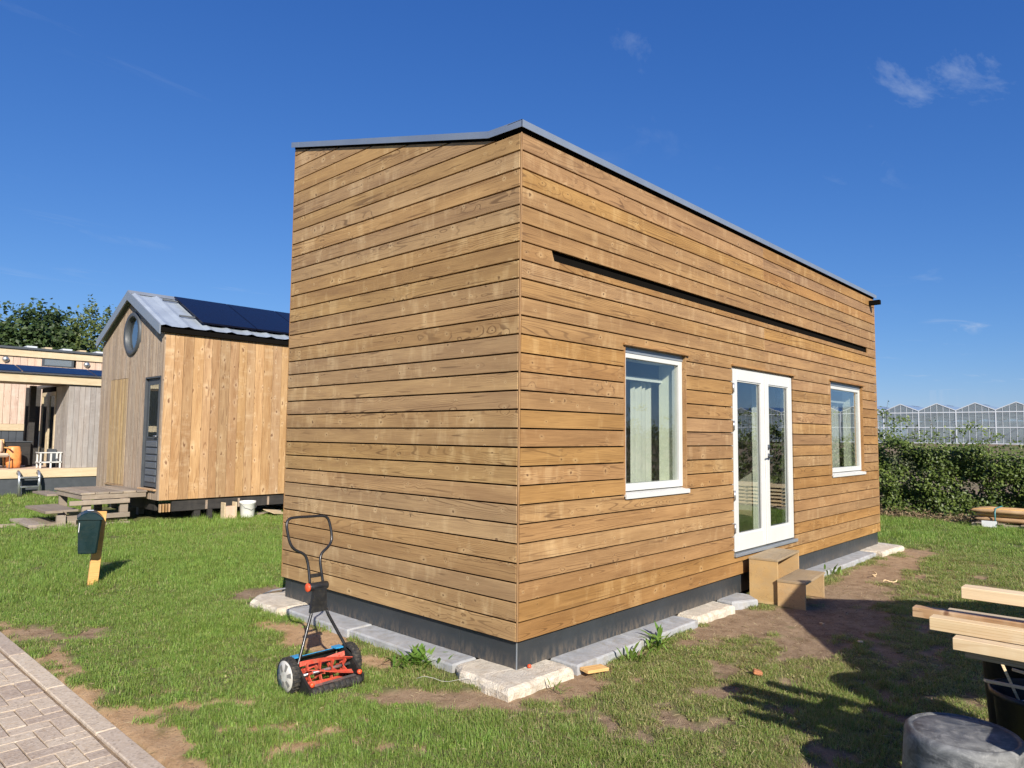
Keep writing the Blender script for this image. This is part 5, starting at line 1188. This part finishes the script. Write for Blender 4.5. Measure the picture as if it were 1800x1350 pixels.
# ------------------------------------------------------------------ far glasshouse
def greenhouse():
    X = 95.; zb, zg, zr = 1.17, 5.13, 6.0; bw = 4.0; yref = 19.45
    h = thing('glasshouse', 'long row of glazed greenhouse gables in the distance behind the hedge', 'greenhouse', (X, 0, zb))
    def L(p): return (p[0]-X, p[1], p[2]-zb)
    pane = MB(); 
    mg = MB(); mbk = MB()
    k0, k1 = -16, 5
    base = {}
    bars = MB(); panes = MB()
    bars.box(-.05, .05, -.06, .06, 0, zg-zb)                                    # gutter post
    bars.box(-.04, .04, 0, bw, zg-zb-.25, zg-zb-.13).box(-.04, .04, 0, bw, 1.9, 2.0).box(-.04, .04, 0, bw, 0, .1)
    for i in range(1, 6):
        y = bw*i/6; zt = zg-zb+(zr-zg)*(1-abs(y-bw/2)/(bw/2)); bars.box(-.03, .03, y-.02, y+.02, .1, zt)
    for s in (0, 1):
        a, b = (0, zg-zb), (bw/2, zr-zb)
        if s: a, b = (bw, zg-zb), (bw/2, zr-zb)
        bars.add([(-.05, a[0], a[1]), (-.05, b[0], b[1]), (-.05, b[0], b[1]+.1), (-.05, a[0], a[1]+.1), (.05, a[0], a[1]), (.05, b[0], b[1]), (.05, b[0], b[1]+.1), (.05, a[0], a[1]+.1)], [(0, 1, 2, 3), (7, 6, 5, 4), (0, 4, 5, 1), (1, 5, 6, 2), (2, 6, 7, 3), (3, 7, 4, 0)])
    panes.prism([(.02, .0), (bw-.02, 0), (bw-.02, zg-zb), (bw/2, zr-zb), (.02, zg-zb)], .0, .012, 'yz')
    roof = MB(); D = 60
    roof.add([(.06, 0, zg-zb+.02), (D, 0, zg-zb+.02), (D, bw/2, zr-zb+.05), (.06, bw/2, zr-zb+.05), (.06, bw, zg-zb+.02), (D, bw, zg-zb+.02)], [(0, 1, 2, 3), (3, 2, 5, 4)])
    vents = MB(); vents.add([(6, bw/2, zr-zb+.1), (10, bw/2, zr-zb+.1), (10, bw/2+1.1, zr-zb+.12), (6, bw/2+1.1, zr-zb+.12)], [(0, 1, 2, 3)])
    inner = MB()
    for d in (8, 16, 24):
        inner.box(d, d+.08, 0, .1, 0, zg-zb); inner.box(d, d+.08, .1, bw, zg-zb-.45, zg-zb-.33); inner.box(d, d+.05, .1, bw, 2.6, 2.7)
        for q in range(1, 4): inner.box(d, d+.05, bw*q/4, bw*q/4+.05, .6, zg-zb-.45)
    inner.box(3, 40, .5, 3.5, 0, .8)
    meshes = [(n, m.mesh(n), mt) for n, m, mt in (('glazing_bars', bars, 'gh_bar'), ('panes', panes, 'gh_glass'), ('roof_glass', roof, 'gh_glass'), ('roof_vent', vents, 'gh_glass'), ('inner_frame', inner, 'gh_inside'))]
    for k in range(k0, k1):
        b = bpy.data.objects.new('gable_bay', None); col.objects.link(b); b.parent = h; b.location = (0, yref+(k-1)*bw, 0)
        for n, me, mt in meshes:
            place(n, me, mt, b)
    MB().box(D, D+.3, yref-4+(k0)*bw, yref-4+k1*bw, 0, zg-zb).build('back_wall', 'gh_inside', h)
greenhouse()

# ------------------------------------------------------------------ trees beyond the porch house
def tree(x, y, h, rx, rz_, mat, label, seed, n=9000, ls=.26, spiky=False):
    r = np.random.default_rng(seed); t = thing('leafy_tree', label, 'tree', (x, y, G), 0, 'trees beyond the porch house')
    mb = MB(); zt = h-rz_*1.9
    mb.tube([(0, 0, -.1), (.1, .05, max(zt, 1)), (.0, .1, h*.62)], [.26, .2, .09], 9)
    for k in range(9):
        a = k*2.4; z0 = max(zt, 1)*.7+(h*.5-max(zt, 1)*.7)*k/9; q = Vector((math.cos(a)*rx*.75, math.sin(a)*rx*.75, z0+h*.28)); mb.tube([(.05, .05, z0), (q.x*.5, q.y*.5, z0+h*.1), tuple(q)], [.09, .06, .02], 6)
    mb.build('trunk', 'bark', t)
    m = n//30; u = r.normal(size=(m, 3)); u /= np.linalg.norm(u, axis=1, keepdims=True)
    rad = r.uniform(.45, 1, m)**.5*(.80+.42*fbm(u[:, 0]*2+9, u[:, 1]*2+u[:, 2]*2, 1.3, seed))
    c = u*rad[:, None]*np.array((rx, rx, rz_))+np.array((0, 0, h-rz_))
    pos = np.repeat(c, 30, 0); k = r.normal(size=(m*30, 3))
    if spiky:      # upright feathery shoots
        dirs = u*np.array((.9, .9, .4))+np.array((.15, 0, .9)); dirs /= np.linalg.norm(dirs, axis=1, keepdims=True)
        tt = r.uniform(-.2, 1.3, m*30); pos = pos+np.repeat(dirs, 30, 0)*tt[:, None]*.9+k*.10
    else: pos = pos+k*np.array((.32, .32, .24))
    nrm = r.normal(size=(m*30, 3))*.8+np.repeat(u, 30, 0)*.6+np.array((-.2, -.4, .5))
    tint = np.clip(np.repeat(r.random(m), 30)*.7+r.random(m*30)*.35, 0, 1)
    leaf_object('crown', pos, nrm, ls*r.uniform(.6, 1.2, m*30), mat, tint, t, (0, 0, 0))
# positions follow the view over the porch house roof
def at_px(px, dist):      # ground position below a column of the photograph
    az = YAW+math.atan((px-900)/1239.9); return CAM[0]+dist*math.sin(az), CAM[1]+dist*math.cos(az)
tree(*at_px(5, 43), 7.35, 2.6, 3.0, 'tree_leaf_dark', 'round-topped tree at the left edge of the photo', 21, 9000)
tree(*at_px(60, 42), 8.05, 1.9, 3.4, 'tree_leaf_dark', 'tallest dark tree with a bumpy peak above the porch roof', 22, 9000)
tree(*at_px(104, 46), 7.6, 1.6, 3.0, 'tree_leaf_light', 'slim yellowish-green tree between the dark tree and the feathery one', 23, 6000)
tree(*at_px(150, 43), 7.6, 1.9, 3.2, 'tree_leaf_light', 'feathery olive-green tree with upright shoots beside the gable roof', 24, 12000, .2, True)
tree(*at_px(30, 49), 7.5, 2.4, 3.4, 'tree_leaf_light', 'mid-green tree showing between the two dark ones', 25, 6000)
tree(*at_px(200, 46), 6.4, 2.0, 2.8, 'tree_leaf_dark', 'dark low tree hidden mostly by the gable roof', 26, 6000)

# ------------------------------------------------------------------ grass
def grass():
    lib = bpy.data.collections.new('grass_tufts')
    def tuft(name, n, rad, h, wmul=1., lean=.8, seed=0):
        r = np.random.default_rng(seed); V = []; F = []; T = []
        for k in range(n):
            a = r.uniform(0, 6.283); b = rad*math.sqrt(r.random()); ph = r.uniform(0, 6.283)
            base = np.array((b*math.cos(ph), b*math.sin(ph), -.008)); L = h*r.uniform(.45, 1.2); w = .0019*wmul*r.uniform(.7, 1.3)
            d = np.array((math.cos(a), math.sin(a), 0)); s = np.array((-d[1], d[0], 0)); le = r.beta(2, 2)*lean*1.5
            p1 = base+d*L*.45*math.sin(le*.5)+np.array((0, 0, L*.5*math.cos(le*.5)))
            p2 = p1+d*L*.55*math.sin(min(le*1.35, 1.9))+np.array((0, 0, L*.5*math.cos(min(le*1.35, 1.9))))
            i = len(V); V += [base-s*w, base+s*w, p1-s*w*.85, p1+s*w*.85, p2]; F += [(i, i+1, i+3, i+2), (i+2, i+3, i+4)]; T += [r.random()]*5
        me = bpy.data.meshes.new(name); me.from_pydata([tuple(v) for v in V], [], F); me.update(); at = me.attributes.new('tint', 'FLOAT', 'POINT'); at.data.foreach_set('value', T)
        me.materials.append(M['grass_blade']); o = bpy.data.objects.new(name, me); lib.objects.link(o)
    for k in range(5): tuft('grass_tuft', 46, .060, .044+.006*k, 1., .85, k)
    tuft('grass_tuft', 34, .075, .078, 1.25, 1.0, 11)        # longer, looser
    tuft('grass_tuft', 30, .070, .050, .9, 1.5, 12)          # flattened
    tuft('grass_tuft', 22, .050, .040, 3.4, 1.25, 13)        # broad-leaved weeds
    r = np.random.default_rng(77); P = []
    cam2 = CAM[:2]; fwd = np.array((math.sin(YAW), math.cos(YAW)))
    # candidate cells by distance ring
    def ring(d0, d1, spacing, scale):
        a0, a1 = YAW-R(47), YAW+R(46)
        area = .5*(a1-a0)*(d1*d1-d0*d0); n = int(area/spacing**2)
        d = np.sqrt(r.uniform(d0*d0, d1*d1, n)); a = r.uniform(a0, a1, n)
        x = cam2[0]+d*np.sin(a); y = cam2[1]+d*np.cos(a)
        return x, y, np.full(n, scale)
    rings = [ring(1.5, 5.0, .038, .80), ring(5.0, 8.5, .046, .92), ring(8.5, 13, .066, 1.15), ring(13, 19, .10, 1.5), ring(19, 30, .17, 2.2)]
    x = np.concatenate([q[0] for q in rings]); y = np.concatenate([q[1] for q in rings]); sc = np.concatenate([q[2] for q in rings])
    # patch mirrored in the door and window glass
    n = 6000; xm = r.uniform(5, 13.3, n); ym = r.uniform(-8, -1.6, n); x = np.concatenate([x, xm]); y = np.concatenate([y, ym]); sc = np.concatenate([sc, np.full(n, 1.5)])
    b, s = masks(x, y)
    keep = r.random(len(x)) > b*1.04
    keep &= ~((x < -2.13-.03*r.random(len(x))) & (y < 12))
    keep &= ~((x > -.16) & (x < 8.5) & (y > -.17) & (y < 3.4))
    keep &= ~((x > -.24) & (x < .38) & (y > -.22) & (y < .5)) & ~((x > -.29) & (x < .1) & (y > 2.7) & (y < 3.45)) & ~((x > -.2) & (x < .1) & (y > .3) & (y < 3.))
    keep &= ~((x > 3.38) & (x < 4.33) & (y > -.68) & (y < .1)) & ~((x > 7.4) & (x < 8.6) & (y > -.32) & (y < .1))
    keep &= ~((x > 1.9) & (x < 8) & (y > 10.7) & (y < 14)) & ~(y > 18.55) & ~(x > 13.35+.15*np.sin(y*3)) & ~((x > .35) & (x < 2) & (y > 10.95) & (y < 14))
    keep &= ~((x > -1.25) & (x < -.71) & (y > .72) & (y < 1.02) & (r.random(len(x)) < .25))
    keep &= (np.hypot(x-.005, y+2.655) > .26)
    x, y, sc, b = x[keep], y[keep], sc[keep], b[keep]
    z = gheight(x, y)-.012*b
    lush = sst(.3, .7, fbm(x, y, 1.1, 71)); worn = sst(-1.2, .0, x)*sst(3., .2, y)*sst(10, 8.0, x)
    dry = np.clip(.15*(1-lush)+.50*worn*(.5+fbm(x, y, 2., 81)*.8)+.3*b+.15*sst(1.5, -.5, y)*sst(-1., -1.8, x), 0, 1)
    hgt = (.72+.5*lush)*(1-.28*worn)*(1-.3*b)
    hgt *= np.where((x > 9) | (y > 6), 1.15, 1.)
    me = bpy.data.meshes.new('lawn'); me.vertices.add(len(x)); me.vertices.foreach_set('co', np.stack([x, y, z], 1).ravel())
    for nm, arr in (('dry', dry), ('sc', sc), ('hg', sc*hgt)):
        a = me.attributes.new(nm, 'FLOAT', 'POINT'); a.data.foreach_set('value', arr.astype(np.float32))
    o = place('lawn_grass', me, None); tag(o, 'short green lawn grass with worn patches round the cabin', 'grass', kind='stuff')
    ng = bpy.data.node_groups.new('lawn_nodes', 'GeometryNodeTree')
    ng.interface.new_socket('Geometry', in_out='INPUT', socket_type='NodeSocketGeometry'); ng.interface.new_socket('Geometry', in_out='OUTPUT', socket_type='NodeSocketGeometry')
    N = ng.nodes.new; Lk = ng.links.new
    gi, go = N('NodeGroupInput'), N('NodeGroupOutput'); ip = N('GeometryNodeInstanceOnPoints'); ci = N('GeometryNodeCollectionInfo'); ci.inputs['Collection'].default_value = lib; ci.inputs['Separate Children'].default_value = True; ci.inputs['Reset Children'].default_value = True
    rv = N('FunctionNodeRandomValue'); rv.data_type = 'FLOAT_VECTOR'; rv.inputs[0].default_value = (-.12, -.12, 0); rv.inputs[1].default_value = (.12, .12, 6.283)
    ri = N('FunctionNodeRandomValue'); ri.data_type = 'INT'; ri.inputs[4].default_value = 0; ri.inputs[5].default_value = 7
    def named(nm):
        q = N('GeometryNodeInputNamedAttribute'); q.data_type = 'FLOAT'; q.inputs[0].default_value = nm; return q.outputs[0]
    cx = N('ShaderNodeCombineXYZ'); a = named('sc'); Lk(a, cx.inputs[0]); Lk(a, cx.inputs[1]); Lk(named('hg'), cx.inputs[2])
    ip.inputs['Pick Instance'].default_value = True
    Lk(gi.outputs[0], ip.inputs['Points']); Lk(ci.outputs[0], ip.inputs['Instance']); Lk(rv.outputs[0], ip.inputs['Rotation']); Lk(cx.outputs[0], ip.inputs['Scale'])
    Lk([q for q in ri.outputs if q.type == 'INT'][0], ip.inputs['Instance Index']); Lk(ip.outputs[0], go.inputs[0])
    md = o.modifiers.new('lawn', 'NODES'); md.node_group = ng
    print('tufts', len(x))
grass()
# loose clods and pebbles on the bare soil
def clods():
    r = np.random.default_rng(3); n = 5200; x = np.concatenate([r.uniform(-2.1, 9, n), r.uniform(-2.1, .6, n)]); y = np.concatenate([r.uniform(-2.6, .0, n), r.uniform(-1, 4, n)])
    b, s = masks(x, y); k = (b > .45) & ~((x > -.25) & (y > -.2)); x, y = x[k], y[k]; z = gheight(x, y)-.012*b[k]
    mb = MB()
    for i in range(len(x)):
        q = .002+.007*r.random()**3; c = Vector((x[i], y[i], z[i]+q*.2)); rot = Matrix.Rotation(r.uniform(0, 6), 3, 'Z')
        vs = [rot @ Vector(v)*q*r.uniform(.7, 1.3)+c for v in ((1, 0, 0), (0, 1, 0), (-1, 0, 0), (0, -1, 0), (.1, .1, .8), (0, 0, -.6))]
        mb.add(vs, [(0, 1, 4), (1, 2, 4), (2, 3, 4), (3, 0, 4), (1, 0, 5), (2, 1, 5), (3, 2, 5), (0, 3, 5)])
    tag(mb.build('soil_crumbs', 'soil_clod'), kind='stuff')
clods()

# dead stems and clippings lying in the turf
def clippings():
    r = np.random.default_rng(15); n = 26000; d = np.sqrt(r.uniform(2.2**2, 9.5**2, n)); a = r.uniform(YAW-R(45), YAW+R(45), n); x = CAM[0]+d*np.sin(a); y = CAM[1]+d*np.cos(a)
    b, s_ = masks(x, y); worn = sst(-1.2, .0, x)*sst(3., .2, y)
    k = (r.random(n) < .22+.5*worn+.35*b) & (x > -2.15) & ~((x > -.3) & (x < 8.6) & (y > -.3) & (y < 3.5)); x, y, b = x[k], y[k], b[k]; n = len(x)
    z = gheight(x, y)-.012*b+np.where(b > .5, .004, r.uniform(.004, .03, n)); nr = r.normal(size=(n, 3))*.35+np.array((0, 0, 1))
    o = leaf_object('dry_clippings', np.stack([x, y, z], 1), nr, r.uniform(.02, .065, n), 'straw', r.random(n), None, (0, 0, G), aspect=.07, fold=.1); tag(o, kind='stuff')
leaf_material('straw', (.24, .17, .09), (.52, .44, .27), .15, .8, .2)
clippings()
